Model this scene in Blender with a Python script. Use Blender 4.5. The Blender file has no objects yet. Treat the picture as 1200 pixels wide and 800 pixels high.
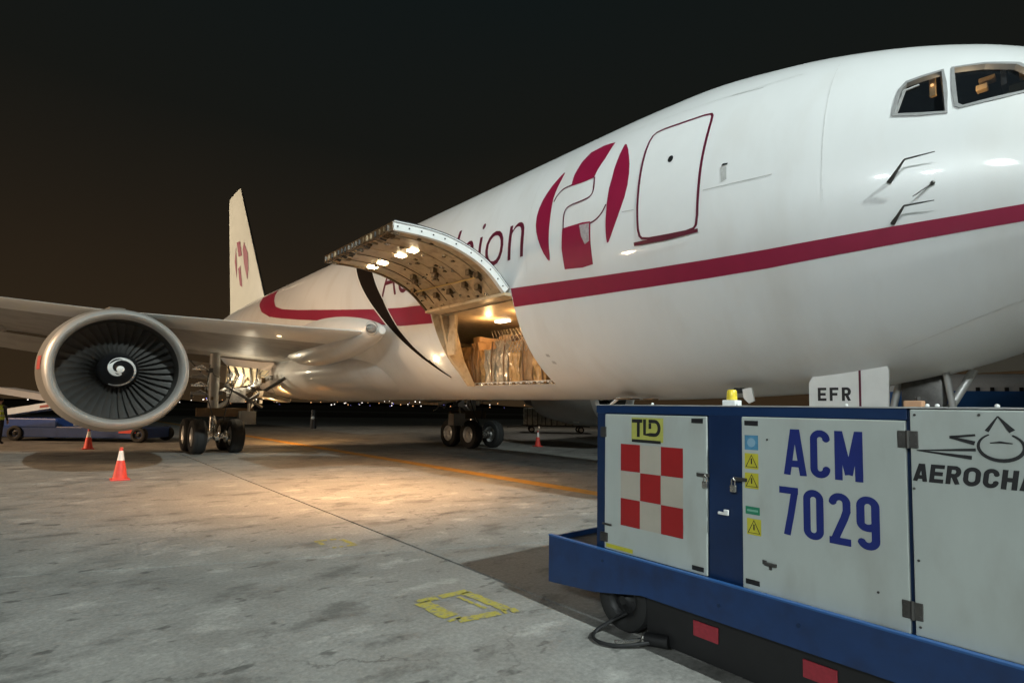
import bpy, bmesh, math, random
import numpy as np
from mathutils import Vector, Matrix
from mathutils.geometry import delaunay_2d_cdt
R=math.radians; PI=math.pi
rnd=random.Random(5)
scene=bpy.context.scene; COL=scene.collection
# ---------------------------------------------------------------- camera
PHI=.723
cd=bpy.data.cameras.new('camera'); cam=bpy.data.objects.new('camera',cd); COL.objects.link(cam); scene.camera=cam
cd.sensor_width=36; cd.lens=36*620/1200; cd.shift_y=40/1200; cd.clip_end=6000; cd.clip_start=.05
cam.location=(0,0,1.7)
_f=Vector((math.sin(PHI)*math.cos(.06),math.cos(PHI)*math.cos(.06),math.sin(.06)))
_r=Vector((math.cos(PHI),-math.sin(PHI),0)); _u=_r.cross(_f)
_m=Matrix((_r,_u,-_f)).transposed().to_4x4() @ Matrix.Rotation(.016,4,'Z')
cam.rotation_euler=_m.to_euler()
# ---------------------------------------------------------------- night sky and apron floodlights
w=bpy.data.worlds.new('World'); scene.world=w; w.use_nodes=True
nt=w.node_tree; nt.nodes.clear()
_o=nt.nodes.new('ShaderNodeOutputWorld'); _b=nt.nodes.new('ShaderNodeBackground'); _t=nt.nodes.new('ShaderNodeTexCoord')
_s=nt.nodes.new('ShaderNodeSeparateXYZ'); _c=nt.nodes.new('ShaderNodeValToRGB'); _n=nt.nodes.new('ShaderNodeTexNoise'); _n.inputs['Scale'].default_value=2.2
_a=nt.nodes.new('ShaderNodeMath'); _a.operation='MULTIPLY_ADD'; _a.inputs[1].default_value=.12
nt.links.new(_t.outputs['Generated'],_s.inputs[0]); nt.links.new(_t.outputs['Generated'],_n.inputs['Vector'])
nt.links.new(_n.outputs['Fac'],_a.inputs[0]); nt.links.new(_s.outputs['Z'],_a.inputs[2]); nt.links.new(_a.outputs[0],_c.inputs[0])
cr=_c.color_ramp; cr.elements[0].position=.06; cr.elements[0].color=(.032,.020,.010,1)
cr.elements[1].position=.75; cr.elements[1].color=(.005,.0085,.009,1)
e=cr.elements.new(.30); e.color=(.018,.013,.008,1)
e=cr.elements.new(.50); e.color=(.008,.0085,.007,1)
nt.links.new(_c.outputs[0],_b.inputs[0]); nt.links.new(_b.outputs[0],_o.inputs[0]); _b.inputs[1].default_value=1.0
def lamp(name,kind,loc,energy,color,radius=.3,target=None,angle=60,blend=.5):
    d=bpy.data.lights.new(name,kind); d.energy=energy; d.color=color
    o=bpy.data.objects.new(name,d); COL.objects.link(o); o.location=loc
    d.shadow_soft_size=radius
    if target is not None:
        o.rotation_euler=(Vector(target)-Vector(loc)).to_track_quat('-Z','Y').to_euler()
    if kind=='SPOT': d.spot_size=R(angle); d.spot_blend=blend
    return o
lamp('floodlight_nose','SPOT',(1.6,-26,27),62000,(.88,1,.97),.35,(2.5,8,1),46,1.0)
for _p,_e in (((-34,-4,19),9000),((-33,-9,17.5),8000),((-30,-15,19),8000)): lamp('floodlight_side','SPOT',_p,_e,(.90,.99,1),.45,(6.5,2.5,6.0),30,1.0)
lamp('floodlight_spill','SPOT',(-26,-14,17),8500,(.88,1,.96),1.5,(1.5,3,0),52,1.0)
lamp('underside_fill','SPOT',(-27,24,4.5),9000,(1,.70,.44),.6,(6,17,3.2),46,1.0)  # added warm fill standing in for ground bounce on wing underside and belly
lamp('floodlight_tail','SPOT',(-22,62,16),72000,(1,.82,.60),1.0,(9,38,11),34,.9)
lamp('floodlight_warm','SPOT',(-38,34,17),75000,(1,.64,.36),1.5,(1,22,0),34,1.0)
scene.view_settings.view_transform='Standard'; scene.view_settings.look='None'
scene.view_settings.exposure=0.0; scene.view_settings.gamma=1
scene.cycles.use_denoising=True
scene.cycles.max_bounces=6

# ---------------------------------------------------------------- materials
MATS={}
def mat(name,col,rough=.5,metal=0.,var=.08,scale=6,bump=.0,coat=0.,emit=None,estr=1.,grime=None,gscale=2.,aniso=None,alpha=None,gth=(.5,.78)):
    if name in MATS: return MATS[name]
    m=bpy.data.materials.new(name); m.use_nodes=True; t=m.node_tree; n=t.nodes; b=n['Principled BSDF']
    b.inputs['Roughness'].default_value=rough; b.inputs['Metallic'].default_value=metal
    b.inputs['Coat Weight'].default_value=coat; b.inputs['Coat Roughness'].default_value=.05
    tc=n.new('ShaderNodeTexCoord'); mp=n.new('ShaderNodeMapping'); t.links.new(tc.outputs['Object'],mp.inputs[0])
    if aniso: mp.inputs['Scale'].default_value=aniso
    no=n.new('ShaderNodeTexNoise'); no.inputs['Scale'].default_value=scale; no.inputs['Detail'].default_value=6; no.inputs['Roughness'].default_value=.62
    t.links.new(mp.outputs[0],no.inputs['Vector'])
    mr=n.new('ShaderNodeMapRange'); mr.inputs[1].default_value=.25; mr.inputs[2].default_value=.75; mr.inputs[3].default_value=1-var; mr.inputs[4].default_value=1+var
    t.links.new(no.outputs['Fac'],mr.inputs[0])
    mx=n.new('ShaderNodeVectorMath'); mx.operation='SCALE'; mx.inputs[0].default_value=col[:3]; t.links.new(mr.outputs[0],mx.inputs['Scale'])
    out=mx.outputs[0]
    if grime:
        n2=n.new('ShaderNodeTexNoise'); n2.inputs['Scale'].default_value=gscale; n2.inputs['Detail'].default_value=8; t.links.new(mp.outputs[0],n2.inputs['Vector'])
        r2=n.new('ShaderNodeMapRange'); r2.inputs[1].default_value=gth[0]; r2.inputs[2].default_value=gth[1]; t.links.new(n2.outputs['Fac'],r2.inputs[0])
        mm=n.new('ShaderNodeMix'); mm.data_type='RGBA'; t.links.new(r2.outputs[0],mm.inputs[0]); t.links.new(out,mm.inputs[6]); mm.inputs[7].default_value=(*grime,1); out=mm.outputs[2]
    t.links.new(out,b.inputs['Base Color'])
    rr=n.new('ShaderNodeMapRange'); rr.inputs[3].default_value=max(.02,rough-.08); rr.inputs[4].default_value=min(1,rough+.1); t.links.new(no.outputs['Fac'],rr.inputs[0]); t.links.new(rr.outputs[0],b.inputs['Roughness'])
    if bump:
        bp=n.new('ShaderNodeBump'); bp.inputs['Strength'].default_value=bump; bp.inputs['Distance'].default_value=.02; t.links.new(no.outputs['Fac'],bp.inputs['Height']); t.links.new(bp.outputs[0],b.inputs['Normal'])
    if emit: b.inputs['Emission Color'].default_value=(*emit,1); b.inputs['Emission Strength'].default_value=estr
    if alpha is not None: b.inputs['Alpha'].default_value=alpha
    MATS[name]=m; return m
HULL=mat('hull_paint',(.78,.79,.79),.34,0,.03,1.3,coat=.5,grime=(.70,.69,.67),gscale=1.2,aniso=(.5,1.1,.4))
HULL2=mat('door_paint',(.79,.80,.80),.32,0,.03,2,coat=.2)
MAROON=mat('maroon_paint',(.27,.008,.045),.42,0,.1,3)
MAROOND=mat('maroon_outline',(.11,.006,.025),.4,0,.1,8)
CHIP=mat('chipped_primer',(.40,.36,.37),.5,0,.3,20)
SEAM=mat('seam_grey',(.45,.45,.44),.6,0,.2,20)
METAL=mat('bare_aluminium',(.58,.58,.57),.42,.5,.08,3)
METALD=mat('dark_steel',(.10,.095,.09),.45,.7,.3,12)
STEEL=mat('polished_steel',(.62,.60,.56),.25,.95,.2,15)
COWL=mat('cowl_grey',(.27,.26,.24),.4,0,.1,3)
WINGM=mat('wing_grey',(.36,.345,.32),.55,.0,.08,1.5,grime=(.24,.22,.2))
FANM=mat('fan_blade_titanium',(.12,.117,.112),.40,.35,.12,8)
BLACK=mat('black_rubber',(.018,.018,.018),.75,0,.25,20,.2)
BLK=mat('black_paint',(.012,.012,.013),.5,0,.2,10)
WHITE=mat('white_paint',(.78,.78,.76),.4,0,.05,5)
CREAM=mat('cream_liner',(.55,.43,.28),.42,0,.12,5,grime=(.30,.20,.11),gscale=7)
BRONZE=mat('bronze_liner',(.42,.32,.20),.38,.15,.2,6,grime=(.20,.13,.07),gscale=8)
BROWN=mat('brown_bracket',(.12,.075,.035),.5,.4,.4,20)
DARKIN=mat('dark_interior',(.03,.022,.015),.7,0,.3,8)
GLASS=mat('cockpit_glass',(.02,.025,.03),.06,0,.02,5,alpha=.35)
WFRAME=mat('window_frame_grey',(.36,.36,.36),.4,.3,.1,12)
BLUE=mat('blue_chassis_paint',(.010,.040,.135),.38,0,.18,7,coat=.15,grime=(.010,.022,.07),gscale=5)
NAVY=mat('navy_frame_paint',(.004,.022,.075),.45,0,.15,6)
PANEL=mat('panel_grey_paint',(.46,.50,.475),.42,0,.07,2.2,bump=.15,grime=(.38,.39,.36),gscale=3.5,aniso=(1.4,1,.5))
CHECKW=mat('checker_cream',(.46,.42,.35),.5,0,.06,6)
CHECKR=mat('checker_red',(.34,.014,.016),.45,0,.1,6)
INKBLUE=mat('ink_blue',(.008,.020,.17),.45,0,.1,10)
INK=mat('ink_black',(.015,.015,.017),.5,0,.1,10)
YEL=mat('sticker_yellow',(.55,.50,.04),.5,0,.1,15)
YELP=mat('apron_yellow_paint',(.44,.37,.07),.75,0,.35,22,grime=(.19,.185,.16),gscale=22,gth=(.47,.66))
GREEN=mat('sticker_green',(.02,.22,.12),.5,0,.1,10)
CYAN=mat('sticker_blue',(.08,.26,.42),.5,0,.3,30)
REFL=mat('red_reflector',(.34,.03,.045),.3,0,.2,40,emit=(.5,.02,.03),estr=.0)
ORANGE=mat('cone_orange',(.75,.07,.05),.5,0,.1,6)
LAMPW=mat('lamp_lens',(1,.9,.7),.3,emit=(1,.80,.50),estr=45)
LAMPW2=mat('lamp_lens_small',(1,.9,.7),.3,emit=(1,.85,.6),estr=12)
CAB=mat('cabin_tan',(.62,.40,.18),.5,0,.3,14,emit=None)
LAMPC=mat('cabin_lamp',(1,.7,.3),.4,emit=(1,.6,.25),estr=1.5)
# ---------------------------------------------------------------- helpers
def tag(o,label=None,cat=None,group=None,kind=None):
    if label: o['label']=label
    if cat: o['category']=cat
    if group: o['group']=group
    if kind: o['kind']=kind
    return o
def empty(name,loc=(0,0,0),rz=0,parent=None):
    o=bpy.data.objects.new(name,None); COL.objects.link(o); o.location=loc; o.rotation_euler=(0,0,rz); o.empty_display_size=.2
    if parent: o.parent=parent
    return o
def link(name,me,m,parent=None,loc=None,rot=None):
    if m is not None and not me.materials:
        for k in (m if isinstance(m,(list,tuple)) else [m]): me.materials.append(k)
    o=bpy.data.objects.new(name,me); COL.objects.link(o)
    if parent: o.parent=parent
    if loc: o.location=loc
    if rot: o.rotation_euler=rot
    return o
def obj(name,bm,m,parent=None,smooth=False,loc=None,rot=None,fixn=True):
    me=bpy.data.meshes.new(name)
    if fixn: bmesh.ops.recalc_face_normals(bm,faces=bm.faces[:])
    if smooth:
        for f in bm.faces: f.smooth=True
        for e in bm.edges:
            if len(e.link_faces)==2 and e.calc_face_angle(0)>R(38): e.smooth=False
    bm.to_mesh(me); bm.free()
    return link(name,me,m,parent,loc,rot)
def copy_tree(o,parent=None):
    c_=o.copy(); COL.objects.link(c_); 
    if parent is not None: c_.parent=parent
    for ch in list(o.children): copy_tree(ch,c_)
    return c_
def box(bm,a,b,bev=0,mi=0):
    a=Vector(a);b=Vector(b); r=bmesh.ops.create_cube(bm,size=1)
    for v in r['verts']: v.co=Vector(((a[i]+b[i])/2+v.co[i]*(b[i]-a[i]) for i in range(3)))
    fs={f for v in r['verts'] for f in v.link_faces}
    for f in fs: f.material_index=mi
    if bev:
        es=list({e for v in r['verts'] for e in v.link_edges}); bmesh.ops.bevel(bm,geom=es,offset=bev,segments=2,affect='EDGES',profile=.6)
    return r['verts']
def bar(bm,p,q,r,r2=None,n=10,sq=False,mi=0):
    p=Vector(p);q=Vector(q);d=q-p
    if d.length<1e-6: return
    k=4 if sq else n
    res=bmesh.ops.create_cone(bm,cap_ends=True,segments=k,radius1=r*(1.414 if sq else 1),radius2=(r2 if r2 is not None else r)*(1.414 if sq else 1),depth=d.length)
    M=Matrix.Translation((p+q)/2)@d.to_track_quat('Z','Y').to_matrix().to_4x4()@(Matrix.Rotation(PI/4,4,'Z') if sq else Matrix.Identity(4))
    bmesh.ops.transform(bm,matrix=M,verts=res['verts'])
    for f in {f for v in res['verts'] for f in v.link_faces}: f.material_index=mi
def tube(bm,pts,r,n=8,closed=False):
    pts=[Vector(p) for p in pts]; rings=[]
    up=None
    for i,p in enumerate(pts):
        d=(pts[min(i+1,len(pts)-1)]-pts[max(i-1,0)]).normalized()
        if up is None: up=d.orthogonal().normalized()
        up=(up-up.dot(d)*d).normalized(); s=d.cross(up)
        rr=r[i] if isinstance(r,(list,tuple)) else r
        rings.append([bm.verts.new(p+rr*(math.cos(2*PI*k/n)*up+math.sin(2*PI*k/n)*s)) for k in range(n)])
    for a,b in zip(rings[:-1],rings[1:]):
        for k in range(n): bm.faces.new((a[k],a[(k+1)%n],b[(k+1)%n],b[k]))
    bm.faces.new(rings[0][::-1]); bm.faces.new(rings[-1])
def lathe(bm,prof,axis='Y',n=64,cen=(0,0,0),mi=None,a0=0,a1=2*PI):
    """prof = list of (along, radius)"""
    rings=[]; cen=Vector(cen); full=abs(a1-a0-2*PI)<1e-4; N=n if full else n+1
    for (s,r) in prof:
        ring=[]
        for k in range(N):
            t=a0+(a1-a0)*k/n; cx,cy=r*math.cos(t),r*math.sin(t)
            v={'Y':(cx,s,cy),'Z':(cx,cy,s),'X':(s,cx,cy)}[axis]; ring.append(bm.verts.new(cen+Vector(v)))
        rings.append(ring)
    for i,(a,b) in enumerate(zip(rings[:-1],rings[1:])):
        for k in range(n):
            f=bm.faces.new((a[k],a[(k+1)%N],b[(k+1)%N],b[k]))
            if mi: f.material_index=mi[i]
    return rings
def loft(bm,rings,cap=True,closed=True):
    vs=[[bm.verts.new(p) for p in r] for r in rings]; n=len(vs[0])
    for a,b in zip(vs[:-1],vs[1:]):
        for k in range(n if closed else n-1): bm.faces.new((a[k],a[(k+1)%n],b[(k+1)%n],b[k]))
    if cap: bm.faces.new(vs[0][::-1]); bm.faces.new(vs[-1])
def prism(bm,poly,fn,t):
    """poly 2-D outline -> fn(a,b,depth) with thickness t"""
    f=[bm.verts.new(fn(a,b,0)) for a,b in poly]; g=[bm.verts.new(fn(a,b,t)) for a,b in poly]; n=len(poly)
    bm.faces.new(f[::-1]); bm.faces.new(g)
    for k in range(n): bm.faces.new((f[k],f[(k+1)%n],g[(k+1)%n],g[k]))
def smooth_loop(pts,it=2,keep=()):
    pts=[Vector(p).to_2d() for p in pts]
    for _ in range(it):
        out=[]
        for i in range(len(pts)):
            a=pts[i];b=pts[(i+1)%len(pts)]; out+= [a*.75+b*.25,a*.25+b*.75]
        pts=out
    return pts
def smooth_line(pts,it=2):
    pts=[Vector(p) for p in pts]
    for _ in range(it):
        out=[pts[0]]
        for a,b in zip(pts[:-1],pts[1:]): out+=[a*.75+b*.25,a*.25+b*.75]
        pts=out+[pts[-1]]
    return pts
def text_poly(body,bold=0.0,shear=0.0,size=1.0,space=1.0):
    """flat text as a bmesh in XY, normalised bounds returned"""
    cu=bpy.data.curves.new('txt','FONT'); cu.body=body; cu.size=size; cu.offset=bold; cu.shear=shear; cu.resolution_u=4; cu.space_character=space
    o=bpy.data.objects.new('txt',cu); COL.objects.link(o)
    dg=bpy.context.evaluated_depsgraph_get(); me=bpy.data.meshes.new_from_object(o.evaluated_get(dg))
    bm=bmesh.new(); bm.from_mesh(me); bpy.data.objects.remove(o); bpy.data.meshes.remove(me); bpy.data.curves.remove(cu)
    for f in bm.faces: f.material_index=0
    xs=[v.co.x for v in bm.verts]; ys=[v.co.y for v in bm.verts]
    return bm,(min(xs),min(ys),max(xs),max(ys))
def fit_text(body,x0,y0,x1,y1,bold=0,shear=0,space=1.0):
    bm,(a,b,c_,d)=text_poly(body,bold,shear,space=space)
    for v in bm.verts: v.co.x=x0+(v.co.x-a)/(c_-a)*(x1-x0); v.co.y=y0+(v.co.y-b)/(d-b)*(y1-y0)
    return bm


def arcp(cx,cy,rx,ry,a0,a1,n=14): return [(cx+rx*math.cos(R(a0+(a1-a0)*i/n)),cy+ry*math.sin(R(a0+(a1-a0)*i/n))) for i in range(n+1)]
def pin(p,poly):
    c_=False;n=len(poly);j=n-1
    for i in range(n):
        if (poly[i][1]>p[1])!=(poly[j][1]>p[1]) and p[0]<(poly[j][0]-poly[i][0])*(p[1]-poly[i][1])/(poly[j][1]-poly[i][1])+poly[i][0]: c_=not c_
        j=i
    return c_
def glyph(ch,w,h,b):
    """block letters as strokes in a w x h cell, stroke width b; returns list of (points, closed)"""
    q=b/2; X0,X1,Y0,Y1=q,w-q,q,h-q; rx=(X1-X0)/2; cx=w/2; r_=min(rx,h/4)
    rr=lambda:arcp(cx,Y1-r_,rx,r_,180,0)+arcp(cx,Y0+r_,rx,r_,0,-180)
    G={'A':[([(q*.8,0),(cx-q*.35,h)],0),([(w-q*.8,0),(cx+q*.35,h)],0),([(w*.24,h*.25),(w*.76,h*.25)],0)],
     'C':[(arcp(cx,Y1-r_,rx,r_,-8,180)+arcp(cx,Y0+r_,rx,r_,180,368),0)],
     'O':[(rr(),1)],'0':[(rr(),1)],
     'M':[([(X0,0),(X0,h)],0),([(X1,0),(X1,h)],0),([(X0+q*.1,h),(cx,h*.12)],0),([(X1-q*.1,h),(cx,h*.12)],0)],
     '7':[([(0,Y1),(w,Y1)],0),([(w-q,h-b*.6),(w*.62,h*.45),(w*.40,0)],0)],
     '2':[(arcp(cx,Y1-r_,rx,r_,185,0)+[(X1,h*.66),(X1*.86,h*.52),(X0+q*.9,b*1.3),(X0+q*.4,b*.6)],0),([(0,Y0),(w,Y0)],0)],
     '9':[(arcp(cx,Y1-r_,rx,r_,180,0)+[(X1,h*.52)]+arcp(cx,h*.50,rx,r_*.75,0,-180),1),([(X1,h*.62),(X1,Y0+r_)]+arcp(cx,Y0+r_,rx,r_,0,-165),0)],
     'E':[([(X0,0),(X0,h)],0),([(X0,Y1),(w,Y1)],0),([(X0,h/2),(w*.92,h/2)],0),([(X0,Y0),(w,Y0)],0)],
     'F':[([(X0,0),(X0,h)],0),([(X0,Y1),(w,Y1)],0),([(X0,h/2),(w*.88,h/2)],0)],
     'R':[([(X0,0),(X0,h)],0),([(X0,Y1),(w*.55,Y1)]+arcp(w*.55,(Y1+h*.47)/2,X1-w*.55,(Y1-h*.47)/2,90,-90)+[(X0,h*.47)],0),([(w*.5,h*.47),(w-q,0)],0)],
     'H':[([(X0,0),(X0,h)],0),([(X1,0),(X1,h)],0),([(X0,h/2),(X1,h/2)],0)],
     'T':[([(0,Y1),(w,Y1)],0),([(cx,0),(cx,h)],0)]}
    return G[ch]
def block_text(body,x0,y0,x1,y1,b,gap=.25,widths={},italic=0):
    """returns a bmesh of flat block letters; every stroke a hair above the last"""
    n=len(body); h=y1-y0; tw=sum(widths.get(c_,1) for c_ in body)+gap*(n-1); u=(x1-x0)/tw; bm=bmesh.new(); x=x0; k=0
    for c_ in body:
        w_=widths.get(c_,1)*u
        vs_=[];fs_=[]
        for pts,cl in glyph(c_,w_,h,b):
            pts=[Vector(p) for p in pts]; m_=len(pts)
            for i in range(m_ if cl else m_-1):
                p=pts[i];q=pts[(i+1)%m_]; d_=(q-p)
                if d_.length<1e-6: continue
                d_.normalize(); e0=b*.18 if (cl or i>0) else 0; e1=b*.18 if (cl or i<m_-2) else 0
                if (q-p).length>b*1.2: e0=e1=0
                p=p-d_*e0; q=q+d_*e1; o_=Vector((-d_.y,d_.x))*b/2; k0=len(vs_); vs_+=[p+o_,p-o_,q-o_,q+o_]; fs_.append([k0,k0+1,k0+2,k0+3])
            for p in (pts if cl else pts[1:-1]):
                k0=len(vs_); vs_+=[p+Vector((math.cos(a__),math.sin(a__)))*b*.497 for a__ in [2*PI*k/12+.1 for k in range(12)]]; fs_.append(list(range(k0,k0+12)))
        V_,_,F_,_,_,_=delaunay_2d_cdt(vs_,[],fs_,0,1e-6); F_=[f for f in F_ if any(pin((sum(V_[k].x for k in f)/len(f),sum(V_[k].y for k in f)/len(f)),[tuple(vs_[k]) for k in g_]) for g_ in fs_)]; bv_=[bm.verts.new((x+v.x+italic*v.y,y0+min(max(v.y,0),h),0)) for v in V_]
        for f in F_: bm.faces.new([bv_[q] for q in f])
        x+=w_+gap*u
    return bm
# ---------------------------------------------------------------- aircraft hull shape (axis along +y = aft, starboard faces -x)
TIP=-2.1; L=9.08; HC=4.6
S_=[0,.15,.4,.8,1.3,1.8,2.4,3.0,4.0,5.0,6.5,8,26,30,34,38,42,44.2]
T_=[-.80,-.40,-.14,.14,.48,.90,1.38,1.75,2.17,2.45,2.68,2.705,2.705,2.705,2.70,2.64,2.4,2.1]
B_=[-.80,-1.0,-1.15,-1.33,-1.5,-1.66,-1.92,-2.19,-2.47,-2.59,-2.67,-2.705,-2.705,-2.35,-1.6,-.6,.7,1.55]
W_=[0,.42,.74,1.08,1.38,1.62,1.84,2.00,2.20,2.34,2.46,2.515,2.515,2.45,2.15,1.6,.8,.3]
M_=[-.8,-.78,-.74,-.68,-.6,-.52,-.42,-.3,-.2,-.12,-.04,0,0,.1,.4,.9,1.5,1.8]
def mkp(Y):
    X=np.array(S_,float);Y=np.array(Y,float);h=np.diff(X);d=np.diff(Y)/h;m=np.zeros(len(X))
    for i in range(1,len(X)-1):
        if d[i-1]*d[i]>0:
            a=2*h[i]+h[i-1];b=h[i]+2*h[i-1];m[i]=(a+b)/(a/d[i-1]+b/d[i])
    m[0]=d[0];m[-1]=d[-1]
    def f(x):
        x=min(max(x,X[0]),X[-1]);k=int(min(max(np.searchsorted(X,x)-1,0),len(X)-2));t=(x-X[k])/h[k]
        return (2*t**3-3*t**2+1)*Y[k]+(t**3-2*t**2+t)*h[k]*m[k]+(-2*t**3+3*t**2)*Y[k+1]+(t**3-t**2)*h[k]*m[k+1]
    return f
PT,PB,PW,PM=[mkp(a) for a in (T_,B_,W_,M_)]
def sec(D,th):
    q=D-TIP; t,b,ww,m=PT(q),PB(q),PW(q),PM(q); s=math.sin(th)
    return Vector((L-ww*math.cos(th),D,HC+(m+(t-m)*s if s>0 else m+(m-b)*s)))
def theta(D,z):
    q=D-TIP; t,b,m=PT(q),PB(q),PM(q); h=z-HC
    s=(h-m)/(t-m) if h>m else (h-m)/(m-b)
    return math.asin(max(-1,min(1,s)))
def hullp(D,z,off=0):
    th=theta(D,z); p=sec(D,th)
    if off:
        n=(sec(D+.02,th)-sec(D-.02,th)).cross(sec(D,th+.01)-sec(D,th-.01)).normalized()
        if n.x>0 and math.cos(th)>.05: n=-n
        if n.dot(p-Vector((L,D,HC)))<0: n=-n
        p=p+n*off
    return p
def hull_decal(name,bm,m,parent,off=.006,dz=.07,dy=.25):
    """flat bmesh in (D,z) laid on the skin"""
    xs=[v.co.x for v in bm.verts]; ys=[v.co.y for v in bm.verts]
    z=math.ceil(min(ys)/dz)*dz
    while z<max(ys):
        bmesh.ops.bisect_plane(bm,geom=bm.verts[:]+bm.edges[:]+bm.faces[:],plane_co=(0,z,0),plane_no=(0,1,0)); z+=dz
    x=math.ceil(min(xs)/dy)*dy
    while x<max(xs):
        bmesh.ops.bisect_plane(bm,geom=bm.verts[:]+bm.edges[:]+bm.faces[:],plane_co=(x,0,0),plane_no=(1,0,0)); x+=dy
    for v in bm.verts: v.co=hullp(v.co.x,v.co.y,off)
    bmesh.ops.triangulate(bm,faces=bm.faces[:])
    for f in bm.faces:
        f.smooth=True
    bm.normal_update()
    for f in bm.faces:
        if f.normal.dot(f.calc_center_median()-Vector((L,f.calc_center_median().y,HC)))<0: f.normal_flip()
    o=obj(name,bm,m,parent,fixn=False); ns=[]
    for v in o.data.vertices:
        D=v.co.y; z=max(HC+PB(D-TIP)+.01,min(HC+PT(D-TIP)-.01,v.co.z)); ns.append((hullp(D,z,.05)-hullp(D,z,0)).normalized())
    o.data.normals_split_custom_set_from_vertices(ns)
    return o
def poly_bm(polys):
    bm=bmesh.new()
    for p in polys:
        vs=[bm.verts.new((a,b,0)) for a,b in p]; f=bm.faces.new(vs)
    bmesh.ops.triangulate(bm,faces=bm.faces[:]); return bm
def stroke_bm(pts,wd,closed=False):
    pts=[Vector(p).to_2d() for p in pts]; n=len(pts); bm=bmesh.new(); A=[];B=[]
    for i,p in enumerate(pts):
        a=pts[(i-1)%n] if (closed or i>0) else p; b=pts[(i+1)%n] if (closed or i<n-1) else p
        d=(b-a).normalized(); q=Vector((-d.y,d.x)); w_=wd[i] if isinstance(wd,(list,tuple)) else wd
        A.append(bm.verts.new((*(p+q*w_/2),0))); B.append(bm.verts.new((*(p-q*w_/2),0)))
    for i in range(n if closed else n-1):
        j=(i+1)%n; bm.faces.new((A[i],A[j],B[j],B[i]))
    return bm

def scale_poly(poly,s,add=0):
    cx=sum(p[0] for p in poly)/len(poly);cy=sum(p[1] for p in poly)/len(poly); o=[]
    for a,b in poly:
        v=Vector((a-cx,b-cy)); v=v.normalized()*(v.length+add); o.append((cx+v.x,cy+v.y))
    return o
plane=empty('cargo_airplane',(0,0,0))
tag(plane,'white twin engine cargo airplane with maroon stripe and open side cargo door','airplane')
# openings
AP=[(10.43,3.86),(10.43,2.22),(7.60,2.20),(7.60,3.86)]
WIN1=[(1.515,5.085),(1.477,5.396),(1.43,5.49),(1.306,5.52),(1.142,5.549),(1.117,5.343),(1.083,4.963),(1.279,5.014)]
WIN2=[(1.037,5.561),(.784,5.521),(.55,5.43),(.30,5.10),(.25,5.0),(.484,5.02),(.67,5.01),(.943,4.988),(.98,5.025)]
def densify(poly,st):
    out=[]
    for i in range(len(poly)):
        a=Vector(poly[i]);b=Vector(poly[(i+1)%len(poly)]); k=max(1,int((b-a).length/st))
        out+=[tuple(a+(b-a)*j/k) for j in range(k)]
    return out
holes=[[(D,theta(D,z)) for D,z in densify(h,.12)] for h in (AP,WIN1,WIN2)]
Ds=[TIP+.002,TIP+.03,TIP+.08]+[TIP+.15+.09*i for i in range(45)]; d=Ds[-1]+.2
while d<42.0: Ds.append(d); d+=.25 if d<12 else .8
Ds.append(42.09)
NT=96
verts=[];edges=[];
for D in Ds:
    for k in range(NT+1):
        th=-PI+2*PI*k/NT
        if any(min((D-a)**2+((th-b)*2.5)**2 for a,b in h)<.0016 for h in holes if abs(D-h[0][0])<6): continue
        verts.append((D,th))
for h in holes:
    i0=len(verts); verts+=h; edges+=[(i0+i,i0+(i+1)%len(h)) for i in range(len(h))]
V,E2,F2,_,_,_=delaunay_2d_cdt([Vector(v) for v in verts],edges,[],0,1e-6)
bm=bmesh.new(); bv=[bm.verts.new(sec(v.x,v.y)) for v in V]
for f in F2:
    cx=sum(V[i].x for i in f)/len(f); cy=sum(V[i].y for i in f)/len(f)
    if any(pin((cx,cy),h) for h in holes): continue
    ff=bm.faces.new([bv[i] for i in f]); ff.smooth=True
bmesh.ops.remove_doubles(bm,verts=bm.verts[:],dist=.0005)
bmesh.ops.dissolve_degenerate(bm,dist=.0005,edges=bm.edges[:])
fus=obj('fuselage',bm,HULL,plane,False)
for p_ in fus.data.polygons: p_.use_smooth=True
nrm=[]
for v in fus.data.vertices:
    D=min(max(v.co.y,TIP+.03),42.0); th=math.atan2(0,1)
    q=D-TIP; z=v.co.z-HC; t,b,ww,m=PT(q),PB(q),PW(q),PM(q)
    s=max(-1,min(1,(z-m)/((t-m) if z>m else (m-b)))); c_=(L-v.co.x)/max(ww,1e-3); th=math.atan2(s,c_)
    n=(sec(D+.02,th)-sec(D-.02,th)).cross(sec(D,th+.01)-sec(D,th-.01))
    if n.dot(v.co-Vector((L,D,HC+m)))<0: n=-n
    nrm.append(n.normalized())
fus.data.normals_split_custom_set_from_vertices(nrm)

# ---- painted markings
def arr(p): return [tuple(q) for q in p]
st_t=[(7.58,3.985),(6.5,3.92),(5.489,3.857),(4.5,3.81),(3.624,3.782),(2.848,3.772),(1.8,3.785),(1.023,3.797),(.51,3.811),(-.4,3.84),(-1.2,3.84)]
st_b=[(7.58,3.640),(6.5,3.605),(5.559,3.578),(4.5,3.555),(3.664,3.541),(2.881,3.545),(1.8,3.59),(1.036,3.628),(.519,3.653),(-.4,3.70),(-1.2,3.72)]
hull_decal('stripe',poly_bm([arr(st_t)+arr(st_b)[::-1]]),MAROON,plane,.007,.06,.12)
at=[(10.46,4.065),(11.7,4.15),(13.1,4.29),(15.25,4.55),(18.97,5.02),(20.9,5.31),(21.9,5.55),(22.6,5.9),(23.3,6.30),(23.8,6.62)]
ab=[(10.46,3.640),(11.9,3.72),(13.2,3.90),(15.28,4.20),(18.83,4.66),(20.7,4.92),(22.3,5.18),(23.7,5.55),(25.0,6.10),(25.9,6.62)]
hull_decal('stripe',poly_bm([at+ab[::-1]]),MAROON,plane,.007,.07,.4)
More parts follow.
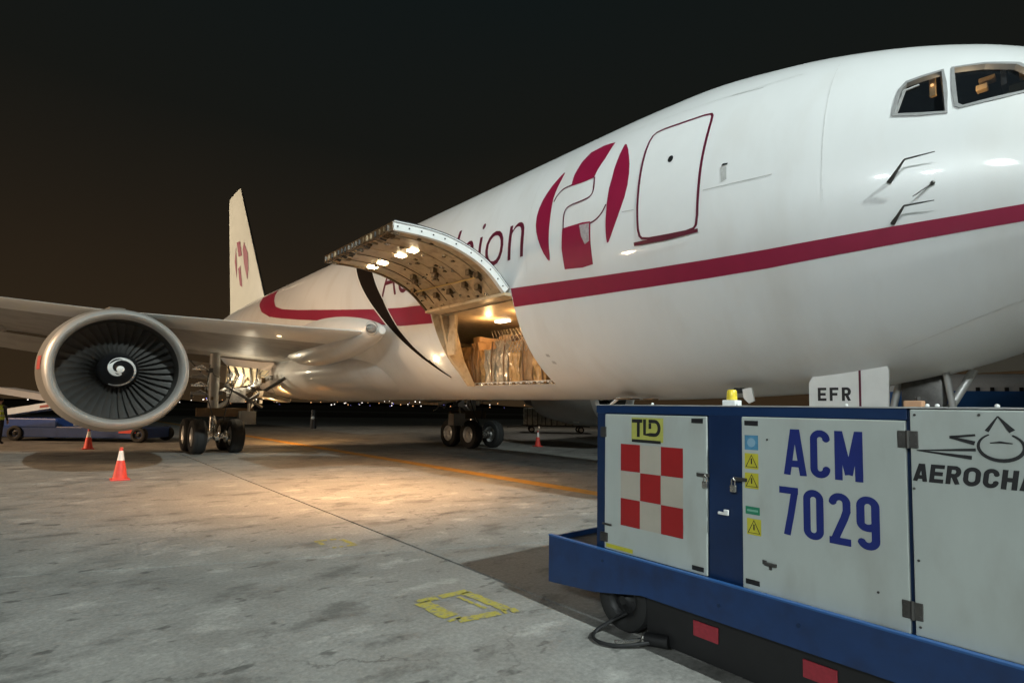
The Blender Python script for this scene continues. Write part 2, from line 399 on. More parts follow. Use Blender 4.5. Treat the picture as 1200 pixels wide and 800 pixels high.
EMB=dict(
 crescent_left=[(6.46,5.991),(6.571,5.887),(6.717,5.683),(6.833,5.417),(6.859,5.12),(6.809,4.859),(6.671,4.544),(6.516,4.315),(6.485,4.379),(6.512,4.616),(6.532,4.965),(6.551,5.333),(6.521,5.607),(6.479,5.791)],
 block_top=[(5.467,6.221),(5.701,6.266),(5.978,6.23),(6.08,6.062),(6.13,5.838),(6.122,5.604),(5.892,5.594),(5.636,5.59),(5.616,5.713),(5.532,5.92)],
 block_bottom=[(6.167,4.782),(5.946,4.773),(5.738,4.769),(5.58,4.749),(5.579,4.407),(5.553,4.079),(5.769,4.069),(6.142,4.106),(6.173,4.458)],
 crescent_right=[(5.175,6.08),(5.023,5.808),(4.918,5.46),(4.924,5.096),(5.004,4.807),(5.116,4.532),(5.221,4.331),(5.243,4.486),(5.245,4.716),(5.232,4.946),(5.208,5.306),(5.213,5.609),(5.192,5.9)])
em=empty('emblem',(0,0,0),0,plane)
for k_,p_ in EMB.items(): hull_decal('emblem_piece',poly_bm([scale_poly(smooth_loop(p_,1),1,.035) if 'cres' in k_ else scale_poly(p_,1,.025)]),MAROON,em,.006)
hull_decal('worn_patch',poly_bm([[(5.796,4.759),(5.586,4.743),(5.578,4.446),(5.673,4.409),(5.752,4.564)]]),CHIP,em,.010)
for ln in ([(6.122,5.604),(6.323,5.598),(6.446,5.51),(6.495,5.385)],[(5.615,5.58),(5.57,5.338),(5.602,5.218),(5.79,5.191),(6.08,5.191),(6.192,5.114),(6.167,4.782)],[(5.581,4.733),(5.441,4.765),(5.33,4.855),(5.265,4.976)]):
    hull_decal('emblem_line',stroke_bm(smooth_line(ln),.026),MAROOND,em,.006,.07,.2)
DOOR=[(4.563,6.057),(4.108,6.031),(3.72,6.017),(3.665,5.931),(3.668,5.562),(3.688,5.154),(3.703,4.737),(3.724,4.293),(3.798,4.213),(4.19,4.225),(4.579,4.249),(4.65,4.334),(4.668,4.645),(4.671,5.175),(4.675,5.626),(4.654,5.968)]
cd_=empty('crew_door',(0,0,0),0,plane)
hull_decal('door_panel',poly_bm([smooth_loop(DOOR,1)]),HULL2,cd_,.006,.1,.1)
hull_decal('door_outline',stroke_bm(smooth_loop(DOOR,1),.036,True),MAROOND,cd_,.010)
hull_decal('door_sill',poly_bm([[(4.734,4.235),(4.193,4.215),(3.713,4.217),(3.714,4.168),(4.195,4.158),(4.731,4.180)]]),MAROOND,cd_,.022)
hull_decal('door_window',poly_bm([[(4.186+.042*math.cos(a),5.392+.055*math.sin(a)) for a in np.linspace(0,2*PI,20,endpoint=False)]]),BLK,cd_,.010)
# panel seams and small skin details
for ln in ([(3.64,4.735),(3.36,4.724),(2.75,4.698)],[(3.5,6.276),(3.071,6.22)],[(4.946,4.765),(4.733,4.743)]):
    hull_decal('skin_seam',stroke_bm(ln,.010),SEAM,plane,.005,.1,.2)
LAPC=mat('skin_lap',(.66,.66,.65),.5,0,.2,10)
for D in (7.1,12.2,14.6,17.4,20.6,2.2):
    hull_decal('skin_lap',stroke_bm([(D,4.2 if D<11 else 5.1),(D,6.6)],.007),LAPC,plane,.004,.1,.2)
for a_,b_ in (((7.0,6.45),(2.6,6.25)),((9.6,6.3),(7.0,6.45)),((1.7,2.50),(.5,2.98))):
    hull_decal('skin_lap',stroke_bm([a_,b_],.007),LAPC,plane,.004,.1,.2)
hull_decal('static_port',poly_bm([[(3.40,5.012),(3.32,5.006),(3.31,5.03),(3.38,5.04)]]),BLK,plane,.012)
hull_decal('static_port_stain',poly_bm([[(3.41,4.99),(3.33,4.985),(3.32,4.80),(3.39,4.78)]]),SEAM,plane,.005)
for D,z in ((7.24,2.70),(7.19,2.57)): hull_decal('skin_vent',poly_bm([[(D,z),(D-.09,z-.01),(D-.08,z+.04),(D,z+.05)]]),SEAM,plane,.008)
# titles
tb,(a,b,c_,d)=text_poly('AeroUnion',-.012,0,1.0,1.0)
# letter height: capital 1.12 m, laid right to left because the nose is to the right
for v in tb.verts:
    u=(v.co.x-a)/(c_-a); v.co.x=12.72+(7.18-12.72)*u; v.co.y=4.50+(v.co.y-0)*1.62
hull_decal('title_lettering',tb,MAROOND,plane,.006,.09,.5)
strip=[(15.0,5.90),(13.85,4.92),(12.90,4.12),(12.05,3.36),(11.50,2.90),(10.90,2.42),(10.84,2.43),(11.24,2.86),(11.60,3.20),(12.02,3.68),(12.60,4.485),(13.65,5.586)]  # dark tapering band laid on the skin, white line along each edge
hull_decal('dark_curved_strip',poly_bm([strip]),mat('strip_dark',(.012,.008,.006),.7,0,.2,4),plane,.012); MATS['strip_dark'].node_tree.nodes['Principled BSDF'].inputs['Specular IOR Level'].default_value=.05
hull_decal('strip_edge_trim',stroke_bm(strip[:6],.035),WHITE,plane,.016)  # white lines along the edges of the dark band
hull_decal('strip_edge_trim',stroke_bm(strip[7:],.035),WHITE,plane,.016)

# ---- cockpit
ck=empty('cockpit',(0,0,0),0,plane)
def shift_in(poly,off,n=None): return [hullp(a,b,off) for a,b in poly]
def hull_frame(outer,inner,off,dep):
    bm=bmesh.new(); o=[hullp(*p,off) for p in outer]; i=[hullp(*p,off) for p in inner]; j=[hullp(*p,-dep) for p in inner]; k=[hullp(*p,0) for p in outer]
    R_=[[bm.verts.new(q) for q in r] for r in (k,o,i,j)]; n=len(outer)
    for a_,b_ in zip(R_[:-1],R_[1:]):
        for q in range(n): bm.faces.new((a_[q],a_[(q+1)%n],b_[(q+1)%n],b_[q]))
    return bm
for W in (WIN1,WIN2):
    dn=densify(W,.1)
    obj('window_frame',hull_frame(scale_poly(dn,1,.036),dn,.012,.05),WFRAME,ck)
    bm=bmesh.new(); bm.faces.new([bm.verts.new(q) for q in shift_in(W,-.045)]); bmesh.ops.triangulate(bm,faces=bm.faces[:])
    g=obj('window_pane',bm,GLASS,ck)
bm=bmesh.new()   # inner slanted post of the side window
bar(bm,hullp(1.51,5.10,-.03),hullp(1.45,5.42,-.03),.018,n=6); bar(bm,hullp(1.45,5.42,-.03),hullp(1.32,5.46,-.03),.014,n=6)
obj('window_post',bm,WFRAME,ck)
bm=bmesh.new(); rr=[]
for D in np.linspace(-.9,2.9,20):
    t0=theta(D,5.66)+.03; q=Vector((L,D,4.9)); rr.append([q+(sec(D,t0+(PI+.3-t0)*k/20)-q)*.94 for k in range(21)])
loft(bm,rr,False,False); box(bm,(7.7,-.6,4.55),(10.6,2.8,4.60)); box(bm,(7.55,2.6,4.6),(10.5,2.66,5.9))
obj('flight_deck_shell',bm,DARKIN,ck)
for (x,y,z,sx,sy,sz,m_) in ((7.50,1.24,5.46,.05,.06,.22,CAB),(7.78,.80,5.46,.12,.14,.05,CAB),(7.72,.84,5.36,.10,.10,.06,CAB),(7.8,.66,5.40,.2,.05,.18,BLK),(7.46,1.24,5.47,.02,.03,.03,LAMPC),(7.9,.5,5.5,.1,.1,.2,CAB),(8.2,1.25,5.2,.1,.35,.5,BLK),(8.4,.55,5.4,.25,.3,.3,mat('seat_grey_green',(.08,.10,.09),.8))):
    bm=bmesh.new(); box(bm,(x-sx/2,y-sy/2,z-sz/2),(x+sx/2,y+sy/2,z+sz/2),.01); obj('instrument_panel' if m_ in (CAB,LAMPC) else 'crew_seat',bm,m_,ck)
lamp('flight_deck_lamp','POINT',(7.55,.98,5.22),3.5,(1,.75,.45),.1)
# pitot probes and antennas
def probe(D0,z0,D1,z1):
    bm=bmesh.new(); p=hullp(D0,z0,0); q=hullp(D1+.06,z1,.13); r=hullp(D1-.19,z1+.0,.16)
    tube(bm,[p,p.lerp(q,.5),q],[.026,.016,.011],8); tube(bm,[q,q.lerp(r,.5),r],[.011,.009,.005],8)
    obj('pitot_probe',bm,METALD,plane,True)
probe(1.56,4.27,1.36,4.44); probe(1.55,3.82,1.38,3.97)
bm=bmesh.new(); p=hullp(1.19,4.17,.0); q=hullp(1.36,4.05,.11); bar(bm,p,q,.006,n=6); bmesh.ops.create_uvsphere(bm,u_segments=10,v_segments=6,radius=.025,matrix=Matrix.Translation(hullp(1.19,4.17,.02))); obj('angle_vane',bm,METALD,plane)
bm=bmesh.new(); p=Vector((8.12,3.78,1.98))
bar(bm,(8.12,3.84,2.06),(8.12,3.84,1.98),.075,.12,12); obj('drain_mast',bm,BLK,plane)
bm=bmesh.new(); prism(bm,[(3.76,2.04),(3.62,2.06),(3.58,1.86),(3.66,1.82),(3.74,1.9)],lambda a,b,t:(8.05+t,a,b),.04); obj('belly_antenna',bm,WHITE,plane)
bm=bmesh.new()
for dx in (0,.07): bar(bm,(8.35+dx,6.35,1.92),(8.30+dx,6.72,1.62),.016,n=6)
bar(bm,(8.30,6.72,1.62),(8.37,6.72,1.62),.02,n=6); obj('belly_latch_handle',bm,WHITE,plane)
bm=bmesh.new(); box(bm,(8.15,5.95,1.885),(8.5,6.3,1.905)); box(bm,(8.4,5.6,1.885),(8.6,5.8,1.905)); obj('belly_drain_panel',bm,BROWN,plane)

# ---- lower hold opening
hd=empty('cargo_hold',(0,0,0),0,plane)
bm=bmesh.new()
dn=densify(AP,.12); cen=(9.0,3.0)
o=[hullp(*p,0) for p in dn]; i_=[hullp(cen[0]+(p[0]-cen[0])*.965,cen[1]+(p[1]-cen[1])*.965,0)+Vector((.16,0,0)) for p in dn]
A_=[bm.verts.new(q) for q in o];B2=[bm.verts.new(q) for q in i_]
for k in range(len(dn)): j=(k+1)%len(dn); bm.faces.new((A_[k],A_[j],B2[j],B2[k]))
obj('door_jamb',bm,CREAM,hd,True)
bm=bmesh.new(); box(bm,(6.95,6.6,3.84),(11.2,14.5,3.88)); obj('hold_ceiling',bm,CREAM,hd)
bm=bmesh.new(); box(bm,(8.06,6.6,2.16),(11.2,14.5,2.20)); obj('hold_floor',bm,METALD,hd)
bm=bmesh.new(); box(bm,(8.1,6.5,2.2),(11.2,6.56,3.86)); box(bm,(8.1,14.5,2.2),(11.2,14.56,3.86)); box(bm,(11.2,6.5,2.2),(11.26,14.56,3.86)); obj('hold_lining',bm,CREAM,hd)
bm=bmesh.new(); prism(bm,[(6.84,3.84),(7.2,3.84),(7.55,2.8),(7.9,2.2),(7.72,2.2),(7.15,2.85)],lambda a,b,t:(a,10.30+t,b),.09); obj('hold_frame',bm,CREAM,hd)
bm=bmesh.new(); box(bm,(7.05,10.02,2.9),(7.12,10.30,3.84)); obj('hold_frame',bm,CREAM,hd)
for k in range(16):
    bm=bmesh.new(); y=7.72+k*.168; box(bm,(7.93,y,2.20),(8.06,y+.09,2.27),.01); obj('sill_roller',bm,BROWN if k%2 else STEEL,hd)
bm=bmesh.new(); box(bm,(7.955,7.62,2.185),(8.058,10.4,2.205)); obj('sill_plate',bm,BROWN,hd)
for k,(x,y) in enumerate(((8.3,8.6),(8.4,9.9))):
    bm=bmesh.new(); box(bm,(x-.09,y-.2,3.80),(x+.09,y+.2,3.838),.01); obj('ceiling_lamp',bm,LAMPW2,hd)
    lamp('hold_lamp','POINT',(x-.45,y,3.66),22,(1,.60,.25),.08)
# cargo inside the hold
PLASTIC=mat('amber_wrapping',(.50,.30,.12),.22,0,.35,9,.9,coat=.4,grime=(.16,.09,.04),gscale=6)
DARKWRAP=mat('dark_tarp',(.07,.035,.02),.4,0,.4,8,.8)
def crumple(bm,amp,sc,seed):
    from mathutils import noise
    for v in bm.verts:
        n=noise.noise_vector(v.co*sc+Vector((seed,0,0))); v.co+=n*amp
cargo=empty('wrapped_pallet',(8.55,8.9,2.2)); tag(cargo,'netted plastic wrapped cargo pallet inside the open lower hold','cargo pallet')
SILV=mat('silvery_wrap',(.46,.40,.30),.22,.35,.35,14,.8,coat=.4)
CARD=mat('brown_carton',(.32,.19,.09),.6,0,.25,7)
y=-1.35; k=0
while y<2.5:
    wd=rnd.uniform(.26,.5); h=rnd.uniform(.86,1.12); x0=-.55+rnd.uniform(0,.10)
    bm=bmesh.new(); box(bm,(x0,y,.10),(.5,y+wd-.02,h)); bmesh.ops.subdivide_edges(bm,edges=bm.edges[:],cuts=9,use_grid_fill=True)
    for v in bm.verts: v.co.x+=.02*math.sin(v.co.y*38+3*math.sin(v.co.z*7)+k)
    crumple(bm,.035,4.5,k*3.3); obj('wrapped_stack',bm,(SILV,PLASTIC,CARD,PLASTIC,SILV)[k%5],cargo,True)
    if rnd.random()<.8:
        bm=bmesh.new(); box(bm,(x0+.05,y+.03,h+.01),(.5,y+wd-.03,h+rnd.uniform(.12,.26)),.02); bmesh.ops.subdivide_edges(bm,edges=[e for e in bm.edges if e.calc_length()>.1],cuts=4,use_grid_fill=True); crumple(bm,.02,6,k*5.1); obj('top_bag',bm,(DARKWRAP,CARD,DARKWRAP)[k%3],cargo,True)
    y+=wd; k+=1
bm=bmesh.new(); box(bm,(-.6,-1.4,.04),(1.6,2.6,.09),.01); obj('pallet_base',bm,METAL,cargo)
bm=bmesh.new()
for k in range(17):
    y=-1.35+k*.11; s_=.05*math.sin(k*1.3); tube(bm,[(-.60,y,1.30),(-.63+s_*.3,y+.22+s_,1.05),(-.60,y+.45,.75)],.008,4); tube(bm,[(-.61,y+.45,1.30),(-.64,y+.22+s_,1.02),(-.61,y,.75)],.008,4)
obj('cargo_net',bm,mat('net_webbing',(.30,.26,.20),.7),cargo)
for y in (-.9,-.3,.35,.8,1.5,2.1):
    bm=bmesh.new(); tube(bm,[(-.63,y,.1),(-.64,y+.03,.6),(-.62,y,1.05)],.018,5); obj('tie_strap',bm,mat('strap_brown',(.16,.09,.04),.7),cargo)
# ---- raised cargo door
dr=empty('cargo_door',(0,0,0),0,plane)
arc=smooth_line([(6.52,3.90,0),(6.06,4.31,0),(5.38,4.55,0),(4.75,4.605,0),(4.12,4.57,0)],3)
def door_shell(t0,t1,y0,y1,i0=0,i1=None):
    bm=bmesh.new(); pts=arc[i0:i1]; n=len(pts); rings=[]
    for i,p in enumerate(pts):
        d=(pts[min(i+1,n-1)]-pts[max(i-1,0)]).normalized(); q=Vector((-d.y,d.x,0)); q=q if q.y>0 else -q
        a_=p+q*t0;b_=p+q*t1; rings.append([(a_.x,y0,a_.y),(b_.x,y0,b_.y),(b_.x,y1,b_.y),(a_.x,y1,a_.y)])
    loft(bm,rings); return bm
obj('outer_skin',door_shell(.112,.128,7.60,10.45),HULL,dr,True)
obj('inner_liner',door_shell(0,.02,7.72,10.36),BRONZE,dr,True)
def on_arc(u): 
    k=u*(len(arc)-1); i=int(min(k,len(arc)-2)); return arc[i].lerp(arc[i+1],k-i)
for y in (7.95,8.45,8.95,9.45,9.95):   # stiffeners and bolt heads on the underside
    bm=bmesh.new(); tube(bm,[(p.x,y,p.y-.004) for p in [on_arc(.12+.06*k) for k in range(13)]],.010,5); obj('stiffener',bm,BROWN if y>9 else BRONZE,dr,True)
for k in range(60):
    p=on_arc(rnd.uniform(.05,.95)); y=rnd.uniform(7.8,10.3); bm=bmesh.new(); q_=rnd.uniform(.015,.05); box(bm,(p.x-q_,y-q_*rnd.uniform(.4,1.2),p.y-.022),(p.x+q_,y+q_,p.y+.004)); obj('underside_fitting',bm,rnd.choice((BROWN,BROWN,STEEL,BRONZE)),dr)
obj('edge_frame',door_shell(-.02,.110,7.62,7.71),WHITE,dr,True)
obj('edge_frame',door_shell(-.02,.110,10.37,10.44),BROWN,dr,True)
obj('edge_seal',door_shell(.129,.150,7.61,7.66),BLK,dr,True)
for k in range(11):
    p=arc[int(4+k*(len(arc)-8)/10)]; bm=bmesh.new(); bar(bm,(p.x,7.605,p.y+.045),(p.x,7.615,p.y+.045),.014,n=8); obj('rivet_hole',bm,BLK,dr)
bm=bmesh.new(); box(bm,(4.10,7.66,4.54),(4.14,10.42,4.69)); obj('free_edge_beam',bm,BROWN,dr)
for k in range(18):
    y=7.76+k*.15; bm=bmesh.new(); e_=rnd.uniform(-.02,.05); prism(bm,[(4.07,4.56),(4.26+e_,4.53),(4.28+e_,4.56),(4.14,4.66),(4.07,4.65)],lambda a,b,t:(a,y+t,b),rnd.uniform(.02,.05)); obj('latch_hook',bm,rnd.choice((BROWN,BRONZE,METALD,STEEL)),dr)
bm=bmesh.new()
for y in (9.55,9.05,8.15,7.9): pass
bm.free()
LY=(10.12,9.68,8.95,8.50)
for k,y in enumerate(LY):
    bm=bmesh.new(); box(bm,(4.92,y-.085,4.560),(5.08,y+.085,4.60),.01); obj('door_lamp',bm,LAMPW,dr)
    lamp('door_flood','SPOT',(5.0,y,4.50),700,(1,.54,.23),.06,(4.9,y+1.2,0),112,1.0)
bm=bmesh.new(); bar(bm,(6.06,10.2,4.22),(6.10,8.0,4.18),.018,n=8); obj('lift_rod',bm,mat('brass_rod',(.7,.5,.2),.3,.8),dr)
for (x,y) in ((5.80,9.75),(5.68,9.62),(5.80,8.98),(5.68,8.85),(6.05,10.2),(6.1,7.95),(6.0,8.1),(6.15,10.0),(6.25,9.6),(6.25,9.1),(6.2,8.5),(6.3,8.2)):
    bm=bmesh.new(); zz=np.interp(x,[4.15,5.4,6.06,6.52],[4.56,4.53,4.29,3.9]); box(bm,(x-.05,y-.06,zz-.09),(x+.05,y+.06,zz+.02),.012); bar(bm,(x,y,zz-.06),(x+.12,y+.05,zz-.12),.02,n=6); obj('hinge_bracket',bm,BROWN,dr)
bm=bmesh.new(); box(bm,(6.50,7.62,3.84),(6.72,10.44,3.90)); obj('hinge_beam',bm,CREAM,dr)
bm=bmesh.new(); bmesh.ops.create_uvsphere(bm,u_segments=12,v_segments=8,radius=.04,matrix=Matrix.Translation(hullp(10.93,2.86,.03))); obj('service_lamp',bm,LAMPW,plane)
lamp('service_flood','POINT',hullp(10.93,2.86,.22),2.5,(1,.72,.38),.05)
# ---- nose gear and its doors
ng=empty('nose_gear',(0,0,0),0,plane)
bm=bmesh.new(); prism(bm,[(2.86,1.40),(1.92,1.40),(1.90,2.26),(1.93,2.38),(2.4,2.32),(2.8,2.22),(2.86,2.12)],lambda a,b,t:(8.20+t,a,b),.05); gd=obj('gear_door',bm,WHITE,ng)
bm=block_text('EFR',0,0,.41,.185,.036,.38)
for v in bm.verts: v.co=Vector((8.195-v.co.z,2.745-v.co.x,1.862+v.co.y))
obj('registration_lettering',bm,INK,ng,fixn=False)
bm=bmesh.new(); box(bm,(8.192,2.215,1.40),(8.199,2.24,2.30)); obj('door_edge_stripe',bm,MAROOND,ng)
bm=bmesh.new(); box(bm,(L-.1,1.48,1.3),(L+.2,1.95,2.25),.05); bar(bm,(L,1.85,.5),(L,1.75,2.6),.10,n=16); bar(bm,(L,1.85,.5),(L,1.84,1.5),.07,n=16); obj('strut',bm,METALD,ng,True)
bm=bmesh.new(); bar(bm,(L,1.95,2.3),(L,2.12,1.5),.045); bar(bm,(L-.2,1.45,2.4),(L,1.36,1.5),.04); bar(bm,(9.3,1.2,2.3),(L,1.75,1.15),.05); obj('drag_brace',bm,METAL,ng,True)
def wheel(parent,loc,r=.58,wd=.42,name='wheel'):
    bm=bmesh.new(); h=wd/2
    lathe(bm,[(-h*.75,r*.55),(-h*.95,r*.62),(-h,r*.78),(-h*.86,r*.93),(-h*.5,r*.99),(-h*.47,r*.975),(-h*.43,r*.975),(-h*.40,r),(0,r),(h*.40,r),(h*.43,r*.975),(h*.47,r*.975),(h*.5,r*.99),(h*.86,r*.93),(h,r*.78),(h*.95,r*.62),(h*.75,r*.55)],'X',40)
    o=obj(name,bm,BLACK,parent,True,loc)
    bm=bmesh.new(); lathe(bm,[(-h*.8,0),(-h*.8,r*.14),(-h*.55,r*.2),(-h*.35,r*.42),(-h*.7,r*.5),(-h*.78,r*.56),(h*.78,r*.56),(h*.7,r*.5),(h*.35,r*.42),(h*.55,r*.2),(h*.8,r*.14),(h*.8,0)],'X',28)
    for k in range(8):
        a_=k*PI/4
        for s in (-1,1): bar(bm,(s*h*.3,r*.32*math.cos(a_),r*.32*math.sin(a_)),(s*h*.52,r*.32*math.cos(a_),r*.32*math.sin(a_)),r*.035,n=6)
    q=obj('wheel_rim',bm,METAL,parent,True,loc); return o
for s in (-1,1): wheel(ng,(L+s*.32,1.85,.47),.47,.3)
# ---- main gear
def main_gear(x,y,parent):
    g=empty('main_gear',(x,y,0),0,parent)
    for dy in (-.71,.71):
        for dx in (-.57,.57): wheel(g,(dx,dy,.575),.575,.42)
    bm=bmesh.new(); bar(bm,(0,-.9,.57),(0,.9,.57),.11,n=14); bar(bm,(-.45,-.71,.57),(.45,-.71,.57),.08); bar(bm,(-.45,.71,.57),(.45,.71,.57),.08)
    bmesh.ops.create_uvsphere(bm,u_segments=14,v_segments=10,radius=.15,matrix=Matrix.Translation((0,-.78,.57))); obj('truck_beam',bm,STEEL,g,True)
    bm=bmesh.new(); bar(bm,(0,0,.6),(0,0,1.5),.10,n=16); obj('piston',bm,STEEL,g,True)
    bm=bmesh.new(); bar(bm,(0,0,1.25),(0,.05,3.4),.17,n=16); bar(bm,(-.3,-.05,1.45),(.3,-.05,1.45),.07); obj('strut',bm,COWL,g,True)
    bm=bmesh.new(); bar(bm,(0,-.16,1.3),(0,-.42,.98),.045); bar(bm,(0,-.42,.98),(0,-.3,.66),.045); obj('torque_link',bm,STEEL,g,True)
    for s in (-1,1):
        bm=bmesh.new(); lathe(bm,[(-.03,.10),(-.03,.20),(.03,.20),(.03,.10)],'X',18,(s*.27,-.71,.57)); obj('brake_disc',bm,STEEL,g,True)
    return g
sg=main_gear(L-4.65,20.75,plane); pg=main_gear(L+4.65,18.1,plane)
for g,sd in ((sg,1),(pg,-1)):
    bm=bmesh.new(); bar(bm,(sd*.1,0,1.5),(sd*1.9,.2,2.7),.09,n=12); bar(bm,(sd*.1,.1,2.0),(sd*1.3,.9,2.8),.05); obj('side_brace',bm,METAL,g,True)
    bm=bmesh.new(); bar(bm,(sd*1.0,-.3,1.75),(sd*2.2,-.6,2.65),.06); bar(bm,(sd*.3,-.2,2.3),(sd*1.5,-.4,1.55),.05); obj('drag_brace',bm,METALD,g,True)
    bm=bmesh.new(); box(bm,(-.55*sd,-.25,1.22),(1.25*sd,-.12,1.52),.02); obj('hose_manifold',bm,BROWN,g)
    for k in range(4):
        bm=bmesh.new(); z0=2.9-.28*k; box(bm,(-.75*sd,-.35,z0-.10),(-.32*sd,-.2,z0),.02); tube(bm,[(-.7*sd,-.36,z0-.05),(-.5*sd,-.45,z0+.05),(-.25*sd,-.36,z0-.1)],.025,6); obj('hydraulic_pipe',bm,COWL if k%2 else STEEL,g,True)
    for k in range(6):
        bm=bmesh.new(); box(bm,(.32*sd,-.40,1.75+.17*k),(.40*sd,-.34,1.86+.17*k),.01); obj('connector',bm,WHITE,g)
    bm=bmesh.new(); tube(bm,[(sd*.35,-.3,3.0),(sd*.5,-.4,2.2),(sd*.3,-.5,1.5),(sd*.12,-.75,.9)],.022,6); tube(bm,[(sd*-.2,-.25,3.0),(sd*-.3,-.35,2.0),(sd*-.1,-.55,1.2)],.02,6); obj('brake_hose',bm,BLK,g,True)
    bm=bmesh.new(); prism(bm,[(1.35*sd,1.95),(2.3*sd,1.75),(2.35*sd,1.85),(1.4*sd,2.15)],lambda a,b,t:(a,-.9+t,b),1.2); obj('gear_door',bm,CREAM,g)
    bm=bmesh.new(); prism(bm,[(.5*sd,1.72),(1.0*sd,1.72),(1.0*sd,2.25),(.5*sd,2.25)],lambda a,b,t:(a,-.1+t,b),.06); obj('bay_panel',bm,mat('bay_pale',(.7,.68,.66),.4,0,.3,12),g)
    bm=bmesh.new(); prism(bm,[(.45*sd,2.2),(1.85*sd,2.5),(1.95*sd,2.95),(.5*sd,3.05)],lambda a,b,t:(a,.45+t,b),.06); obj('bay_panel',bm,mat('bay_cream',(.75,.62,.42),.4,0,.35,9),g)
    bm=bmesh.new()
    for k in range(5): tube(bm,[(sd*(.5+.25*k),.38,3.0),(sd*(.65+.2*k),.30,2.7),(sd*(.4+.3*k),.34,2.3)],.03,6)
    obj('bay_piping',bm,METALD,g,True)
    for k in range(34):
        bm=bmesh.new(); x=sd*rnd.uniform(-.7,2.1); y=rnd.uniform(-.35,.4); z=rnd.uniform(1.75,3.0)
        if k%2: box(bm,(x-rnd.uniform(.03,.10),y-.05,z-rnd.uniform(.03,.10)),(x+rnd.uniform(.03,.10),y+.05,z+rnd.uniform(.03,.12)),.01)
        else: tube(bm,[(x,y,z),(x+rnd.uniform(-.2,.2),y-.05,z+rnd.uniform(-.3,.1)),(x+rnd.uniform(-.35,.35),y,z+rnd.uniform(-.45,.2))],rnd.uniform(.012,.03),6)
        obj('gear_bay_fitting',bm,rnd.choice((STEEL,METALD,COWL,BROWN,WHITE)),g,not k%2)
    bm=bmesh.new(); box(bm,(.75*sd,-.5,.95),(1.28*sd,-.1,1.42),.02); tube(bm,[(1.02*sd,-.52,1.42),(1.02*sd,-.5,1.7)],.04,6); obj('brake_duct_box',bm,COWL,g)
lamp('wheel_well_lamp','POINT',(L-3.7,20.6,2.62),42,(1,.86,.62),.08)
lamp('wheel_well_lamp','POINT',(L-2.9,20.2,1.75),14,(1,.72,.4),.08)
lamp('wheel_well_flood','SPOT',(L-2.2,21.6,2.3),1300,(1,.5,.16),.1,(8.9,25.2,0),80,1.0)
# ---- wing
def airfoil(n=18):
    up=[];lo=[]
    for i in range(n+1):
        x=(1-math.cos(PI*i/n))/2; t=.5*(.2969*math.sqrt(x)-.126*x-.3516*x*x+.2843*x**3-.1015*x**4)/.5
        up.append((x,t));lo.append((x,-t))
    return up[::-1]+lo[1:]
AF=airfoil()
def wing_sec(lat,yl,chord,z,tc,side,inc=0):
    return [(L-side*lat,yl+a*chord,z+b*tc*chord*(1.0 if b>0 else 1.15)-a*chord*inc) for a,b in AF]
def wing(side,parent):
    w_=[]
    for lat,yl,ch,z,tc in ((1.6,13.0,9.3,3.60,.15),(2.75,12.75,9.6,3.58,.15),(4.5,13.75,8.6,3.66,.135),(8,15.75,6.9,3.85,.11),(12,18.1,5.6,4.25,.105),(18,21.7,3.9,5.2,.10),(23.6,25.1,2.4,6.1,.095)):
        w_.append(wing_sec(lat,yl,ch,z,tc*1.05,side,.025))
    bm=bmesh.new(); loft(bm,w_); wg=obj('wing',bm,WINGM,parent,True)
    bm=bmesh.new(); ls=[]
    for lat,yl,ch,z,tc in ((2.95,12.85,9.45,3.60,.15),(4.5,13.75,8.6,3.66,.135),(8,15.75,6.9,3.85,.11),(12,18.1,5.6,4.25,.105),(18,21.7,3.9,5.2,.10),(23.5,25.05,2.45,6.09,.095)):
        s=wing_sec(lat,yl-.03,ch,z,tc*1.13,side,.025); ls.append(s[13:24])
    loft(bm,ls,False,False); obj('slat_leading_edge',bm,mat('slat_metal',(.74,.74,.72),.35,.0,.06,3,coat=.3),wg,True)
    for lat,yl in ((5.6,20.5),(10.2,21.2),(14,22.5)):
        bm=bmesh.new(); z=2.95+.11*lat; rr=[]
        for s,r in ((0,.02),(.5,.16),(1.4,.22),(2.4,.16),(3.0,.03)):
            rr.append([(L-side*lat+r*math.cos(a_),yl+s,z+r*1.2*math.sin(a_)) for a_ in np.linspace(0,2*PI,12,endpoint=False)])
        loft(bm,rr); obj('flap_fairing',bm,WINGM,wg,True)
    # lowered flap
    bm=bmesh.new(); loft(bm,[[ (L-side*lat,yl+a*c1,z+b*.1*c1-a*.35*c1) for a,b in AF] for lat,yl,c1,z in ((3.2,22.0,1.6,3.0),(7.6,22.4,1.3,3.5),(11.5,23.5,1.1,4.0))]); obj('flap',bm,WINGM,wg,True)
    return wg
wg=wing(1,plane); wp=wing(-1,plane)
# landing light housing in the wing root
bm=bmesh.new(); bmesh.ops.create_uvsphere(bm,u_segments=20,v_segments=12,radius=1,matrix=Matrix.Translation((L-2.95,12.38,3.64))@Matrix.Diagonal((.15,.10,.12,1))); obj('landing_light',bm,mat('lens_grey',(.25,.24,.22),.08,.2,.4,14,coat=1),wg,True)
bm=bmesh.new(); lathe(bm,[(-.03,.17),(0,.185),(.03,.17)],'Y',24,(L-2.95,12.35,3.64)); obj('light_bezel',bm,METAL,wg,True)
bm=bmesh.new(); rr=[]
for k in range(41):
    u=k/40; c_=max(0,math.sin(PI*min(.995,u*.9+.012)))**.55; rr.append([(6.40+.58*c_*math.cos(a_),12.30+6.5*u,3.62+(.60+.2*u)*c_*math.sin(a_)) for a_ in np.linspace(0,2*PI,48,endpoint=False)])
loft(bm,rr); obj('wing_root_fairing',bm,mat('root_fairing',(.74,.72,.68),.32,.1,.06,3,coat=.3),wg,True)
